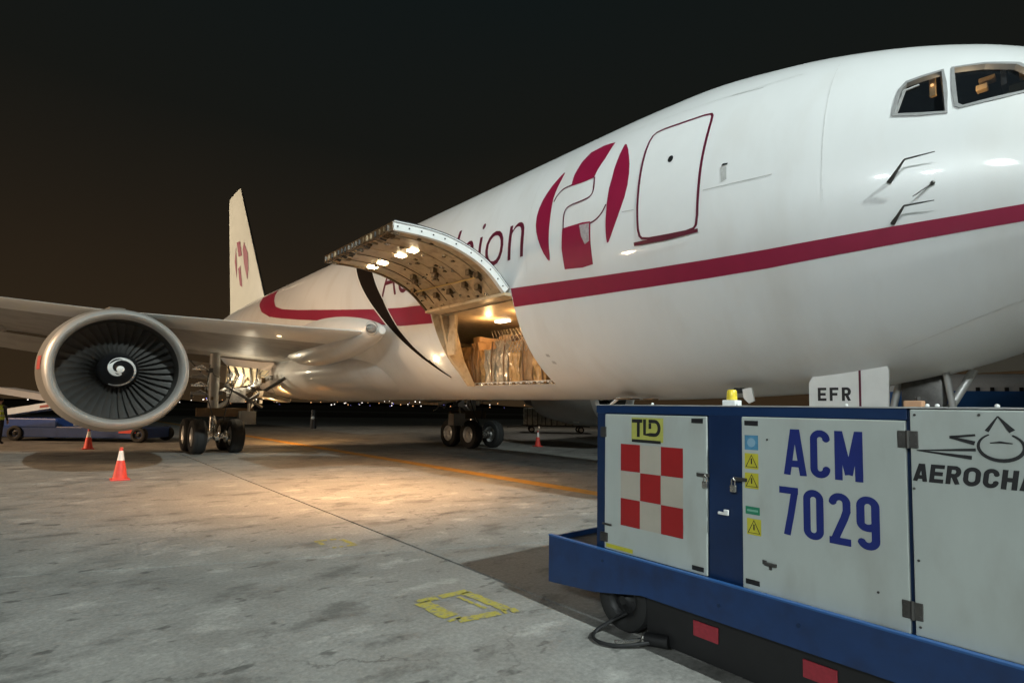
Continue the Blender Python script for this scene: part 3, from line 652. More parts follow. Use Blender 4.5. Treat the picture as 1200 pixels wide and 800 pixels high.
# wing to body fairing
bm=bmesh.new(); rr=[]
for s in np.linspace(0,1,22):
    y=13.6+s*13; k=math.sin(PI*min(1,s*1.15+.02)) if s<.85 else math.sin(PI*min(1,.9975))*1+0
    k=max(.0,math.sin(PI*s))**.55
    rr.append([(L+(1.7+.78*k)*math.cos(a_),y,2.86+(.75+.27*k)*math.sin(a_)) for a_ in np.linspace(0,2*PI,36,endpoint=False)])
loft(bm,rr); obj('body_fairing',bm,HULL,plane,True)
# ---- engines
def engine(x,y,z,parent,side):
    en=empty('engine',(x,y,z),0,parent)
    bm=bmesh.new()
    lathe(bm,[(.30,1.335),(.7,1.41),(1.3,1.45),(2.2,1.43),(3.2,1.28),(3.9,1.12),(3.9,1.06),(3.2,1.1)],'Y',80); obj('cowling',bm,COWL,en,True)
    bm=bmesh.new(); lathe(bm,[(.30,1.338),(.14,1.31),(.03,1.265),(0,1.215),(.03,1.185),(.12,1.155),(.28,1.132),(.34,1.130)],'Y',80); obj('inlet_lip',bm,mat('lip_metal',(.66,.64,.61),.38,.5,.04,2),en,True)
    bm=bmesh.new(); lathe(bm,[(.34,1.131),(.6,1.135),(1.4,1.14),(1.6,1.14)],'Y',80); obj('acoustic_liner',bm,mat('liner_dark',(.05,.047,.042),.55,.1,.1,30),en,True)
    bm=bmesh.new(); lathe(bm,[(1.25,1.14),(1.26,.0)],'Y',48); obj('fan_shroud',bm,BLK,en)
    # spinner
    bm=bmesh.new(); SP=[(.30,0.0),(.315,.04),(.38,.12),(.50,.23),(.66,.325),(.82,.385),(.95,.41)]
    lathe(bm,[(s,max(r,.0005)) for s,r in SP],'Y',48); obj('spinner',bm,mat('spinner_black',(.012,.012,.014),.3,0,.1,5,coat=.3),en,True)
    # white spiral on the spinner
    bm=bmesh.new(); prev=None; N=70
    ss=[s for s,_ in SP]; rs=[r for _,r in SP]
    def spp(r,a_): return (r*math.cos(a_),float(np.interp(r,rs,ss))-.006,r*math.sin(a_))
    for i in range(N+1):
        t=i/N; a_=R(285)-t*2*PI*1.12; r=.065+.305*t**.75; wd=.085*(1-t)**.8+.016
        q=(bm.verts.new(spp(max(.0,r-wd*.55),a_)),bm.verts.new(spp(r+wd*.55,a_)))
        if prev: bm.faces.new((prev[0],prev[1],q[1],q[0]))
        prev=q
    c0=[bm.verts.new(spp(.075,2*PI*k/20)) for k in range(20)]; cc=bm.verts.new((0,.285,0))
    for k in range(20): bm.faces.new((c0[k],c0[(k+1)%20],cc))
    obj('spiral_mark',bm,mat('spiral_white',(.85,.85,.83),.5),en,fixn=False)
    # fan blades
    bm=bmesh.new(); g=[]
    for i in range(9):
        r=.36+(1.128-.36)*i/8; tw=R(28+34*i/8); ch=.17+.05*i/8; row=[]
        for s in (-1,-.4,.4,1):
            u=s*ch*.5; row.append((math.sin(tw)*u+ .02*math.sin(i*.4),1.0-math.cos(tw)*u*1.0+.02*(1-s*s),r))
        g.append([bm.verts.new(q) for q in row])
    for a_,b_ in zip(g[:-1],g[1:]):
        for k in range(3): bm.faces.new((a_[k],a_[k+1],b_[k+1],b_[k]))
    me=bpy.data.meshes.new('fan_blade'); 
    for f in bm.faces: f.smooth=True
    bm.to_mesh(me); bm.free()
    for k in range(38): link('fan_blade',me,FANM,en,None,(0,2*PI*k/38,0))
    bm=bmesh.new(); lathe(bm,[(3.2,1.1),(3.3,.85),(4.2,.78),(5.0,.62),(5.0,.55),(4.4,.5)],'Y',40); obj('core_nozzle',bm,METALD,en,True)
    bm=bmesh.new(); lathe(bm,[(4.3,.5),(5.3,.3),(5.8,.02)],'Y',24); obj('exhaust_plug',bm,METALD,en,True)
    bm=bmesh.new(); prism(bm,[(1.0,1.35),(2.0,1.62),(3.4,1.75),(6.0,1.5),(5.6,1.0),(3.9,.9),(1.6,1.2)],lambda a,b,t:(-.16+t,a,b),.32); obj('pylon',bm,COWL,en,True)
    bm=bmesh.new()
    for a0,a1 in ((172,180),):
        for s0,s1 in ((.34,.62),):
            pass
    q=[[ (r_*math.cos(R(a_)),s,r_*math.sin(R(a_))) for a_ in (171,174,177,180,183)] for s,r_ in ((.40,1.362),(.55,1.392),(.72,1.418))]
    vs=[[bm.verts.new(p) for p in r_] for r_ in q]
    for a_,b_ in zip(vs[:-1],vs[1:]):
        for k in range(4): bm.faces.new((a_[k],a_[k+1],b_[k+1],b_[k]))
    obj('warning_mark',bm,mat('warning_red',(.6,.06,.05),.5,0,.5,40),en,fixn=False)
    for a_ in (-62,-118):
        bm=bmesh.new(); r_=1.455; bar(bm,(r_*math.cos(R(a_)),1.4,r_*math.sin(R(a_))),(r_*math.cos(R(a_)),1.7,r_*math.sin(R(a_))),.03,n=6); obj('cowl_latch',bm,METAL,en)
    return en
engine(L-7.82,14.45,2.42,plane,1); engine(L+8.1,13.1,2.42,plane,-1)
# ---- tail
def slab_fin(bm,pts,axis,th):   # pts: (y_le,z,chord)
    rr=[]
    for yl,z,ch in pts:
        if axis=='Z': rr.append([(L+b*th*ch,yl+a*ch,z) for a,b in AF])
    loft(bm,rr)
bm=bmesh.new(); slab_fin(bm,[(30.2,7.0,9.0),(31.6,7.75,7.4),(37.55,15.6,3.15),(37.9,15.95,2.6)],'Z',.10); fn=obj('tail_fin',bm,mat('fin_cream',(.72,.70,.60),.35,0,.04,1.5),plane,True)
def fin_at(s,z):  # s 0..1 along chord
    t=(z-7.75)/(15.6-7.75); yl=31.6+(37.55-31.6)*t; ch=7.4+(3.15-7.4)*t; xx=np.interp(s,[a for a,b in AF[:19]][::-1],[b for a,b in AF[:19]][::-1])
    return (L-xx*.10*ch-.02,yl+s*ch,z)
for P in ([(.28,11.9),(.20,11.0),(.26,9.9),(.34,9.3),(.38,10.5),(.36,11.5)],[(.44,12.2),(.60,12.3),(.56,11.2),(.42,11.1)],[(.52,10.5),(.62,10.4),(.60,9.2),(.52,9.0)],[(.66,12.0),(.74,11.0),(.70,9.8),(.66,10.8)]):
    bm=bmesh.new(); bm.faces.new([bm.verts.new(fin_at(*q)) for q in P]); bmesh.ops.triangulate(bm,faces=bm.faces[:]); obj('fin_emblem',bm,MAROON,fn)
bm=bmesh.new(); tube(bm,[(L,31.55,7.78),(L,37.5,15.62)],.05,8); obj('fin_leading_edge',bm,METALD,fn)
for sd in (1,-1):
    bm=bmesh.new(); loft(bm,[[(L-sd*lat,yl+a*ch,z+b*.1*ch) for a,b in AF] for lat,yl,ch,z in ((.8,34.2,5.0,5.9),(7.6,38.6,2.0,6.6))]); obj('tailplane',bm,WINGM,plane,True)

# ================================================================ ground power unit in the foreground
A_=math.atan2(-1,-.035)
gp=empty('ground_power_unit',(3.3,2.59,0),A_); tag(gp,'blue and grey ground power cart with checkered panel in right foreground','equipment cart')
T1=3.35
bm=bmesh.new()   # body carcass
box(bm,(-.17,.075,.40),(T1,2.05,1.72)); obj('housing',bm,NAVY,gp)
for (t0,t1,z0,z1) in ((-.17,-.08,.55,1.725),(.805,1.035,.55,1.725)):
    bm=bmesh.new(); box(bm,(t0,.058,z0),(t1,.10,z1),.004); obj('corner_post',bm,NAVY if t0<0 else mat('post_blue',(.004,.022,.080),.4,0,.2,5,coat=.2),gp)
bm=bmesh.new(); box(bm,(-.18,.055,1.668),(1.90,.11,1.728),.004); obj('top_rail',bm,mat('rail_blue',(.004,.028,.10),.4,0,.15,6),gp)
bm=bmesh.new(); box(bm,(-.185,.045,1.728),(T1,2.06,1.736)); obj('roof_sheet',bm,METAL,gp)
for t in (.35,1.0,1.62,1.98,2.02,2.24,2.5):
    bm=bmesh.new(); bmesh.ops.create_uvsphere(bm,u_segments=8,v_segments=6,radius=.010,matrix=Matrix.Translation((t,.07,1.742))); obj('roof_bolt',bm,WHITE,gp)
def ppanel(t0,t1,z0,z1,name='access_panel'):
    bm=bmesh.new(); box(bm,(t0,.040,z0),(t1,.062,z1),.006); return obj(name,bm,PANEL,gp)
p1=ppanel(-.075,.80,.618,1.66); p2=ppanel(1.04,1.896,.612,1.665); p3=ppanel(1.914,3.3,.615,1.722)
VF=.0375
def flat(name,bm,m,parent,v=VF):
    for q in bm.verts: q.co=Vector((q.co.x,v-q.co.z,q.co.y))
    return obj(name,bm,m,parent,fixn=False)
def rect(t0,z0,t1,z1): return poly_bm([[(t0,z0),(t1,z0),(t1,z1),(t0,z1)]])
for r_ in range(3):
    for c_ in range(3):
        t0=.085+c_*.180; z1=1.437-r_*.205
        flat('checker_square',rect(t0,z1-.203,t0+.178,z1),CHECKR if (r_+c_)%2==0 else CHECKW,p1)
# maker's mark: bold T L D with underline on a yellow ground
flat('logo_ground',rect(.185,1.465,.465,1.64),mat('logo_yellow',(.46,.46,.10),.5,0,.15,20),p1,.0378)
for q in (stroke_bm([(.19,1.615),(.285,1.615)],.026),stroke_bm([(.249,1.61),(.249,1.497)],.026),stroke_bm([(.305,1.628),(.305,1.518),(.352,1.518)],.026),
          stroke_bm([(.352,1.600),(.352,1.560)],.024),stroke_bm([(.340,1.615),(.395,1.615)]+arcp(.395,1.5665,.036,.0485,70,-70,8)+[(.395,1.518),(.352,1.518)],.026),stroke_bm([(.19,1.468),(.445,1.466)],.022)):
    flat('logo_lettering',q,INK,p1,.0362-.0002*rnd.random())
flat('data_sticker',rect(-.055,.632,.20,.662),YEL,p1)
bt=fit_text('NO STEP  CLEAN DRY',-.05,.638,.19,.655,0); bt.free()
# unit number
def blit(name,body,t0,z0,t1,z1,m,parent,bold,sp=1.0):
    return flat(name,fit_text(body,t0,z0,t1,z1,bold,0,sp),m,parent,.0365)
flat('unit_lettering',block_text('ACM',1.300,1.333,1.705,1.600,.038,.22,{'A':1.15,'C':.98,'M':1.3}),INKBLUE,p2,.0365)
flat('unit_lettering',block_text('7029',1.268,.985,1.775,1.262,.038,.26),INKBLUE,p2,.0365)
def warn(t,z,s=.085,kind='!'):
    flat('warning_sticker',rect(t,z,t+s,z+s*1.12),YEL,p2)
    c_=t+s/2; a=[(t+.008,z+.012),(t+s-.008,z+.012),(c_,z+s*1.0)]
    flat('warning_triangle',stroke_bm(densify(a,.5),.008,True),INK,p2,.0365)
    flat('warning_symbol',rect(c_-.004,z+.03,c_+.004,z+.065),INK,p2,.0365)
flat('notice_sticker',rect(1.06,1.462,1.145,1.552),CYAN,p2)
flat('notice_symbol',poly_bm([[(1.1025+.026*math.cos(a),1.507+.028*math.sin(a)) for a in np.linspace(0,2*PI,18,endpoint=False)]]),mat('sticker_pale',(.25,.42,.55),.5),p2,.0365)
warn(1.06,1.345); warn(1.06,1.225); warn(1.07,.945,.088)
flat('exit_sticker',rect(1.062,1.068,1.15,1.115),GREEN,p2); flat('sticker_print',rect(1.072,1.085,1.14,1.098),mat('sticker_pale2',(.2,.45,.33),.5),p2,.0365)
for par,(t0,z0) in ((p1,(.69,1.615)),(p1,(.69,.638)),(p2,(1.06,1.612)),(p2,(1.06,.645))):
    bm=bmesh.new(); box(bm,(t0,.034,z0),(t0+.085,.041,z0+.030),.002); obj('vent_slot',bm,BLK,par)
# latches and padlocks
for sd,t0 in ((1,.78),(-1,.975)):
    bm=bmesh.new(); box(bm,(t0-.05 if sd>0 else t0+.01,.026,1.262),(t0+.04 if sd>0 else t0+.10,.038,1.285),.003); obj('hasp',bm,METALD,gp)
    bm=bmesh.new(); box(bm,(t0-.005,.016,1.19),(t0+.035,.034,1.235),.006); tube(bm,[(t0+.004,.025,1.235),(t0+.004,.025,1.265),(t0+.015,.025,1.277),(t0+.026,.025,1.265),(t0+.026,.025,1.235)],.004,6); obj('padlock',bm,STEEL,gp)
for z in (1.53,.69):
    bm=bmesh.new(); box(bm,(1.862,.030,z),(1.902,.040,z+.085),.003); box(bm,(1.908,.030,z),(1.948,.040,z+.085),.003); bar(bm,(1.905,.030,z-.002),(1.905,.030,z+.087),.009,n=8)
    for q in (.02,.065):
        for t in (1.875,1.935): bar(bm,(t,.026,z+q),(t,.032,z+q),.006,n=6)
    obj('hinge',bm,METALD,gp)
bm=bmesh.new(); box(bm,(-.115,.03,1.48),(-.06,.05,1.56),.004); obj('hinge',bm,METALD,gp)
bm=bmesh.new(); box(bm,(-.115,.03,.67),(-.04,.05,.74),.004); obj('hinge',bm,METALD,gp)
bm=bmesh.new(); box(bm,(-.09,.025,.80),(0,.035,.815),.003); obj('draw_latch',bm,METALD,gp)
bm=bmesh.new(); box(bm,(1.18,.022,.782),(1.25,.036,.802),.003); box(bm,(1.205,.026,.762),(1.222,.038,.785),.003); box(bm,(1.165,.03,.785),(1.19,.038,.81),.002); obj('panel_handle',bm,METALD,gp)
bm=bmesh.new(); box(bm,(.88,.030,1.035),(.95,.045,1.052),.004); box(bm,(.92,.03,1.05),(.95,.045,1.07),.003); obj('cable_clip',bm,WHITE,gp)
# rivets
for par,pts in ((p3,[(1.935,1.695),(2.18,1.700),(2.43,1.700),(1.925,1.33),(1.935,.98),(1.935,.66)]),(p2,[(1.2,1.53),(1.76,.78)])):
    for t,z in pts:
        bm=bmesh.new(); bar(bm,(t,.034,z),(t,.041,z),.006,n=8); obj('rivet',bm,METALD,par)
# AEROCHARTER mark
flat('company_lettering',block_text('AEROCHARTER',1.922,1.368,2.615,1.456,.019,.16,{'O':1.15},.12),INK,p3,.0365)
lg=[stroke_bm([(2.205,1.625),(2.245,1.695)],[.016,.005]),stroke_bm([(2.245,1.695),(2.292,1.628)],[.005,.024])]
ov=[(2.205,1.622)]
oval=[(2.252+.078*math.cos(R(a)),1.557+.062*math.sin(R(a))) for a in range(120,421,12)]
lg.append(stroke_bm(oval,[.006+.010*abs(math.sin(i/len(oval)*PI)) for i in range(len(oval))]))
lg.append(stroke_bm([(2.215,1.573),(2.25,1.578),(2.292,1.574)],[.004,.010,.004]))
for s in (1,-1):
    m_=lambda t:2.252+s*(t-2.252)
    for a_,b_,w0,w1 in (((1.94,1.520),(2.165,1.538),.004,.014),((1.94,1.520),(2.15,1.500),.004,.018),((2.07,1.592),(2.165,1.606),.012,.010),((2.07,1.592),(2.162,1.568),.010,.020)):
        lg.append(stroke_bm([(m_(a_[0]),a_[1]),(m_(b_[0]),b_[1])],[w0,w1]))
for q in lg: flat('company_emblem',q,INK,p3,.0362)
# skirt / chassis
bm=bmesh.new(); prism(bm,[(-.66,.22),(-.15,.27),(.30,.365),(T1,.375),(T1,.615),(-.66,.605)],lambda a,b,t:(a,t,b),.025); obj('skirt_panel',bm,BLUE,gp)
bm=bmesh.new(); box(bm,(-.66,.0255,.24),(-.635,2.1,.60)); obj('skirt_panel',bm,BLUE,gp)
bm=bmesh.new(); box(bm,(-.664,-.004,.6055),(T1,.034,.618),.003); obj('skirt_lip',bm,mat('lip_blue',(.03,.10,.28),.3,0,.1,5),gp)
bm=bmesh.new(); box(bm,(-.63,.03,.52),(T1,2.08,.56)); obj('deck_plate',bm,BLK,gp)
for t,z in ((-.06,.53),(1.38,.50),(2.35,.47),(.9,.47)):
    bm=bmesh.new(); bar(bm,(t,-.004,z),(t,.004,z),.012,n=10); obj('skirt_bolt',bm,NAVY,gp)
bm=bmesh.new(); box(bm,(.28,.105,.035),(T1,.2,.37)); obj('chassis_beam',bm,BLK,gp)  # reflector beam, made black and deep to imitate shade under the cart
bm=bmesh.new(); box(bm,(-.55,1.2,.2),(T1,1.9,.5)); obj('chassis_beam',bm,BLK,gp)
for t,z in ((.66,.185),(1.36,.185)):
    bm=bmesh.new(); box(bm,(t,.095,z),(t+.18,.1045,z+.10),.003); obj('reflector',bm,REFL,gp)
bm=bmesh.new(); box(bm,(-.14,.06,.30),(.02,.16,.44),.01); obj('axle_bracket',bm,BLK,gp)
wheel(gp,(.05,.17,.24),.24,.16).name='tyre'
for o_ in list(gp.children):
    if o_.name.startswith(('tyre','wheel_rim')):
        o_.rotation_euler=(0,0,PI/2)
        if o_.name.startswith('wheel_rim'): o_.data.materials[0]=BLK
bm=bmesh.new(); bar(bm,(.05,.27,.24),(.05,1.8,.24),.04); obj('axle',bm,BLK,gp)
o=copy_tree([c for c in gp.children if c.name.startswith('tyre')][0],gp); o.location=(.05,1.85,.24)
bm=bmesh.new(); bar(bm,(.30,.06,.05),(.47,.10,.07),.045,.045,14); obj('cable_plug',bm,BLK,gp,True)
bm=bmesh.new(); tube(bm,smooth_line([(.10,.10,.16),(.02,.00,.10),(-.05,-.12,.025),(.05,-.22,.022),(.22,-.16,.022),(.36,.02,.05)],3),.013,8); obj('power_cable',bm,BLK,gp,True)
bm=bmesh.new(); tube(bm,[(.16,-.12,.025),(.22,-.05,.032),(.29,.04,.045)],.014,8); lathe(bm,[(-.02,.03),(0,.045),(.02,.03)],'X',12,(.30,.055,.05)); obj('cable_ferrule',bm,STEEL,gp,True)
# beacon on the cart roof
bc=empty('warning_beacon',(3.94,1.92,1.737)); tag(bc,'small yellow beacon on white base on the cart roof','beacon')
bm=bmesh.new(); box(bm,(-.055,-.05,0),(.055,.05,.045),.006); obj('beacon_base',bm,WHITE,bc)
bm=bmesh.new(); lathe(bm,[(.046,.0),(.046,.038),(.055,.04),(.115,.036),(.125,.028),(.127,0)],'Z',20); obj('beacon_lens',bm,mat('beacon_yellow',(.75,.58,.05),.25,0,.2,30,coat=.5),bc,True)
bx=empty('junction_box',(4.3,.86,1.737)); tag(bx,'small tan junction box on the cart roof beside the nose gear door','box')
bm=bmesh.new(); box(bm,(-.05,-.05,0),(.05,.05,.05),.008); obj('box_body',bm,mat('box_tan',(.45,.25,.14),.5),bx)
bm=bmesh.new(); bar(bm,(0,-.02,.05),(0,-.02,.075),.015,n=8); obj('box_knob',bm,METALD,bx)

# ================================================================ cones, person, vehicles
def cone(x,y,h=.70):
    c_=empty('traffic_cone',(x,y,0)); 
    bm=bmesh.new(); box(bm,(-.17,-.17,0),(.17,.17,.035),.012); obj('cone_base',bm,ORANGE,c_)
    bm=bmesh.new(); lathe(bm,[(.035,.135),(.30,.092),(h*.60,.07),(h*.60,.066)],'Z',28); obj('cone_body',bm,ORANGE,c_,True)
    bm=bmesh.new(); lathe(bm,[(h*.60,.069),(h*.90,.036)],'Z',28); obj('reflective_collar',bm,mat('collar_white',(.85,.80,.76),.4),c_,True)
    bm=bmesh.new(); lathe(bm,[(h*.90,.035),(h,.028),(h,.001)],'Z',28); obj('cone_tip',bm,ORANGE,c_,True)
    return c_
tag(cone(1.32,14.29),'orange traffic cone with white collar standing nearest, below the engine inlet','traffic cone')
tag(cone(1.25,23.9),'small distant orange cone beside the blue loader behind the engine','traffic cone')
tag(cone(16.4,16.8),'distant dull orange cone right of the far landing gear','traffic cone')
# person in hi-vis vest (skin figure)
def person(x,y,rz):
    pr=empty('person',(x,y,0),rz); tag(pr,'person in yellow green high visibility vest and dark trousers at left edge','person')
    J=[((0,0,.95),.15),((0,0,1.15),.14),((0,.01,1.38),.16),((0,.0,1.47),.08),((0,.0,1.53),.055),((0,-.01,1.62),.095),((0,-.01,1.70),.085),
       ((.17,0,1.42),.062),((.24,.02,1.15),.048),((.23,-.10,.92),.036),((-.17,0,1.42),.062),((-.24,.02,1.15),.048),((-.23,-.10,.92),.036),
       ((.10,0,.88),.095),((.12,-.02,.50),.062),((.13,.02,.10),.045),((.14,-.14,.04),.045),((-.10,0,.88),.095),((-.11,.02,.50),.062),((-.12,.04,.10),.045),((-.13,-.12,.04),.045)]
    E_=[(0,1),(1,2),(2,3),(3,4),(4,5),(5,6),(2,7),(7,8),(8,9),(2,10),(10,11),(11,12),(0,13),(13,14),(14,15),(15,16),(0,17),(17,18),(18,19),(19,20)]
    # fingers
    for s,wi in ((1,9),(-1,12)):
        hx_=.23*s; i0=len(J); J.append(((hx_,-.12,.85),.030)); E_.append((wi,i0))
        for k in range(4):
            i1=len(J); J.append(((hx_+.003*s,-.145+.020*k,.80),.010)); J.append(((hx_-.012*s,-.15+.020*k,.755+.006*abs(k-1.5)),.009)); E_+= [(i0,i1),(i1,i1+1)]
        i1=len(J); J.append(((hx_-.02*s,-.165,.83),.011)); J.append(((hx_-.035*s,-.175,.80),.009)); E_+= [(i0,i1),(i1,i1+1)]
    me=bpy.data.meshes.new('body'); me.from_pydata([j[0] for j in J],E_,[]); me.update()
    o=link('body',me,mat('dark_trousers',(.02,.022,.03),.8),pr)
    md=o.modifiers.new('skin','SKIN'); sv=me.skin_vertices[0].data
    for i,j in enumerate(J): sv[i].radius=(j[1],j[1])
    sv[0].use_root=True
    md2=o.modifiers.new('sub','SUBSURF'); md2.levels=1; md2.render_levels=1
    dg=bpy.context.evaluated_depsgraph_get(); nm=bpy.data.meshes.new_from_object(o.evaluated_get(dg)); o.modifiers.clear(); o.data=nm
    nm.materials.clear(); nm.materials.append(MATS['dark_trousers']); nm.materials.append(mat('skin_tone',(.42,.24,.16),.6)); nm.materials.append(mat('navy_shirt',(.03,.035,.06),.8))
    for p_ in nm.polygons:
        z=p_.center.z; p_.use_smooth=True
        p_.material_index=1 if (z>1.46 or (z<.90 and abs(p_.center.x)>.19)) else (2 if z>.97 else 0)
    bm=bmesh.new(); rr=[]
    for z,rx,ry in ((.93,.19,.15),(1.05,.185,.145),(1.2,.185,.15),(1.35,.20,.155),(1.44,.17,.13),(1.48,.10,.09)):
        rr.append([(rx*math.cos(a),ry*math.sin(a),z) for a in np.linspace(0,2*PI,20,endpoint=False)])
    loft(bm,rr,False); obj('safety_vest',bm,mat('vest_lime',(.72,.92,.12),.7,0,.1,20),pr,True)
    bm=bmesh.new()
    for z in (1.06,1.24): lathe(bm,[(z,.197),(z+.05,.200)],'Z',20)
    for v in bm.verts: v.co.y*=.82
    obj('vest_band',bm,mat('band_silver',(.7,.7,.68),.3),pr,True)
    bm=bmesh.new(); lathe(bm,[(1.64,.105),(1.70,.105),(1.76,.07),(1.775,.001)],'Z',18,(0,0,0)); obj('hair',bm,mat('hair_dark',(.02,.015,.012),.8),pr,True)
    bm=bmesh.new()
    bmesh.ops.create_uvsphere(bm,u_segments=8,v_segments=6,radius=.014,matrix=Matrix.Translation((0,-.115,1.625))); 
    for s in (-1,1): bmesh.ops.create_uvsphere(bm,u_segments=8,v_segments=6,radius=.018,matrix=Matrix.Translation((s*.095,-.01,1.63)))
    obj('nose_and_ears',bm,MATS['skin_tone'],pr,True)
    bm=bmesh.new()
    for s in (-1,1): bmesh.ops.create_uvsphere(bm,u_segments=6,v_segments=4,radius=.010,matrix=Matrix.Translation((s*.035,-.098,1.645)))
    box(bm,(-.025,-.104,1.578),(.025,-.096,1.584)); obj('eyes_and_mouth',bm,BLK,pr)
person(-1.25,27.9,R(150))
# blue belt loader behind the engine
bl=empty('belt_loader',(1.5,29.2,0),-PHI); tag(bl,'low blue belt loader with white inclined conveyor parked behind the engine','loader')
BLUE2=mat('loader_blue',(.018,.055,.20),.45,0,.2,5)
bm=bmesh.new(); box(bm,(-3.2,-.9,.16),(3.0,.9,.62),.04); obj('chassis',bm,BLUE2,bl)
bm=bmesh.new(); box(bm,(-3.0,-.92,.55),(-.6,.92,.95),.06); obj('engine_hood',bm,BLUE2,bl)
for k,(z0,z1,m_) in enumerate(((.95,1.55,'a'),(1.95,1.45,'b'))):
    bm=bmesh.new(); x0,x1=-3.3,.2
    prism(bm,[(x0,z0),(x1,z1),(x1,z1+.26),(x0,z0+.26)],lambda a,b,t:(a,-.95+.15*k+t,b),.8); obj('conveyor_boom',bm,WHITE if k==0 else mat('boom_grey',(.45,.42,.40),.5),bl)
    bm=bmesh.new(); prism(bm,[(x0+2.0,z0+(z1-z0)*.57+.07),(x0+2.7,z0+(z1-z0)*.77+.07),(x0+2.7,z0+(z1-z0)*.77+.17),(x0+2.0,z0+(z1-z0)*.57+.17)],lambda a,b,t:(a,-.965+.15*k+t,b),.01); obj('boom_marking',bm,mat('boom_red',(.4,.1,.08),.5),bl)
for x in (-2.3,2.8):
    for y in (-.85,.85): wheel(bl,(x,y,.32),.32,.25); 
for c_ in bl.children:
    if c_.name.startswith('wheel'):
        c_.rotation_euler=(0,0,PI/2)
        if 'rim' in c_.name: c_.data.materials[0]=BLK
bm=bmesh.new(); box(bm,(1.4,-.95,.62),(1.9,-.3,1.2),.05); obj('operator_seat',bm,BLK,bl)
bm=bmesh.new(); box(bm,(2.0,-.94,.38),(2.7,-.905,.52)); obj('tail_marker',bm,ORANGE,bl)
# baggage dolly and wrapped containers beyond the belly
bd=empty('baggage_dolly',(27.0,25.9,0),-PHI); tag(bd,'flat baggage dolly carrying wrapped pale containers beyond the aircraft','dolly')
bm=bmesh.new(); box(bm,(-2.3,-.8,.42),(2.3,.8,.52),.02); bar(bm,(-2.3,0,.45),(-3.4,0,.35),.04); obj('deck',bm,METALD,bd)
for x in (-1.7,1.7):
    for y in (-.7,.7): wheel(bd,(x,y,.22),.22,.12)
for c_ in bd.children:
    if c_.name.startswith('wheel'): c_.rotation_euler=(0,0,PI/2)
WRAP=mat('pale_wrap',(.42,.42,.36),.3,0,.4,7,.6,grime=(.15,.14,.11),gscale=5)
ur=Vector((math.cos(PHI),-math.sin(PHI),0))
for k,(dx,wd,h,lb) in enumerate(((-1.65,1.2,1.15,'pale wrapped container at the left end of the distant dolly'),(-.35,1.3,1.25,'pale wrapped container in the middle of the distant dolly'),(1.1,1.5,1.3,'taller pale wrapped container at the right end of the distant dolly'))):
    p=Vector((27.0,25.9,.52))+ur*dx; c_=empty('cargo_container',p,-PHI); tag(c_,lb,'container','containers on the distant dolly')
    bm=bmesh.new(); box(bm,(-wd/2,-.7,0),(wd/2,.7,h),.05); bmesh.ops.subdivide_edges(bm,edges=[e for e in bm.edges if e.calc_length()>.4],cuts=6,use_grid_fill=True); crumple(bm,.04,4,k*5); obj('wrapped_body',bm,WRAP,c_,True)
    bm=bmesh.new()
    for x in (-wd*.3,0,wd*.3): box(bm,(x-.03,-.76,0),(x+.03,-.74,h))
    obj('strap',bm,METALD,c_)
lm=empty('added_light_mast',(31,31.5,0)); tag(lm,'added thin pale light mast brightening the distant dolly, mostly hidden by the fuselage','light mast')  # invented mast, added to carry the fill lamp over the dolly
bm=bmesh.new(); bar(bm,(0,0,0),(0,0,12),.16,.08,12); obj('added_mast_pole',bm,METAL,lm,True)
bm=bmesh.new(); box(bm,(-.7,-.25,11.8),(.7,.25,12.1),.03); obj('added_mast_head',bm,METALD,lm)
bm=bmesh.new(); box(bm,(-.6,-.2,11.77),(.6,.2,11.795)); obj('added_mast_glass',bm,LAMPW2,lm)
lamp('dolly_fill_lamp','SPOT',(30.9,31.3,11.6),900,(1,.93,.8),.3,(26,24,0),110,.8)  # fill lamp added to brighten the containers on the dolly
# service truck under the far wing (dark post with small light)
po=empty('service_post',(14.24,37.1,0)); tag(po,'dark slim hydrant post with small pale cap under the far rear belly','post')
bm=bmesh.new(); bar(bm,(0,0,0),(0,0,1.3),.22,.16,12); obj('post_body',bm,BLK,po,True)
bm=bmesh.new(); bmesh.ops.create_uvsphere(bm,u_segments=10,v_segments=6,radius=.12,matrix=Matrix.Translation((-.12,-.15,.75))); obj('post_cap',bm,WHITE,po)
# parked blue airliner beyond the nose gear
pa=empty('parked_airliner',(60,4.5,0),R(-58)); tag(pa,'parked blue and white airliner seen beyond the nose gear at right','airplane')
bm=bmesh.new(); rr=[]
for s,r,z in ((-13,.15,3.3),(-12.2,.9,3.2),(-10.5,1.6,3.15),(-8,1.9,3.2),(14,1.9,3.2),(18,1.2,3.7),(22,.3,4.4)):
    rr.append([(s,r*math.cos(a),z+r*math.sin(a)) for a in np.linspace(0,2*PI,28,endpoint=False)])
loft(bm,rr)
for f in bm.faces: f.material_index=1 if f.calc_center_median().z>3.55 else 0
ob=obj('airliner_body',bm,[mat('airliner_blue',(.02,.09,.30),.35,0,.1,1,emit=None),mat('airliner_pale',(.45,.50,.55),.4)],pa,True)
for k in range(22):
    for s in (-1,1):
        bm=bmesh.new(); x=-8+k*.95; box(bm,(x-.14,s*1.87-.03,3.62),(x+.14,s*1.87+.03,3.92),.02); obj('cabin_window',bm,BLK,pa)
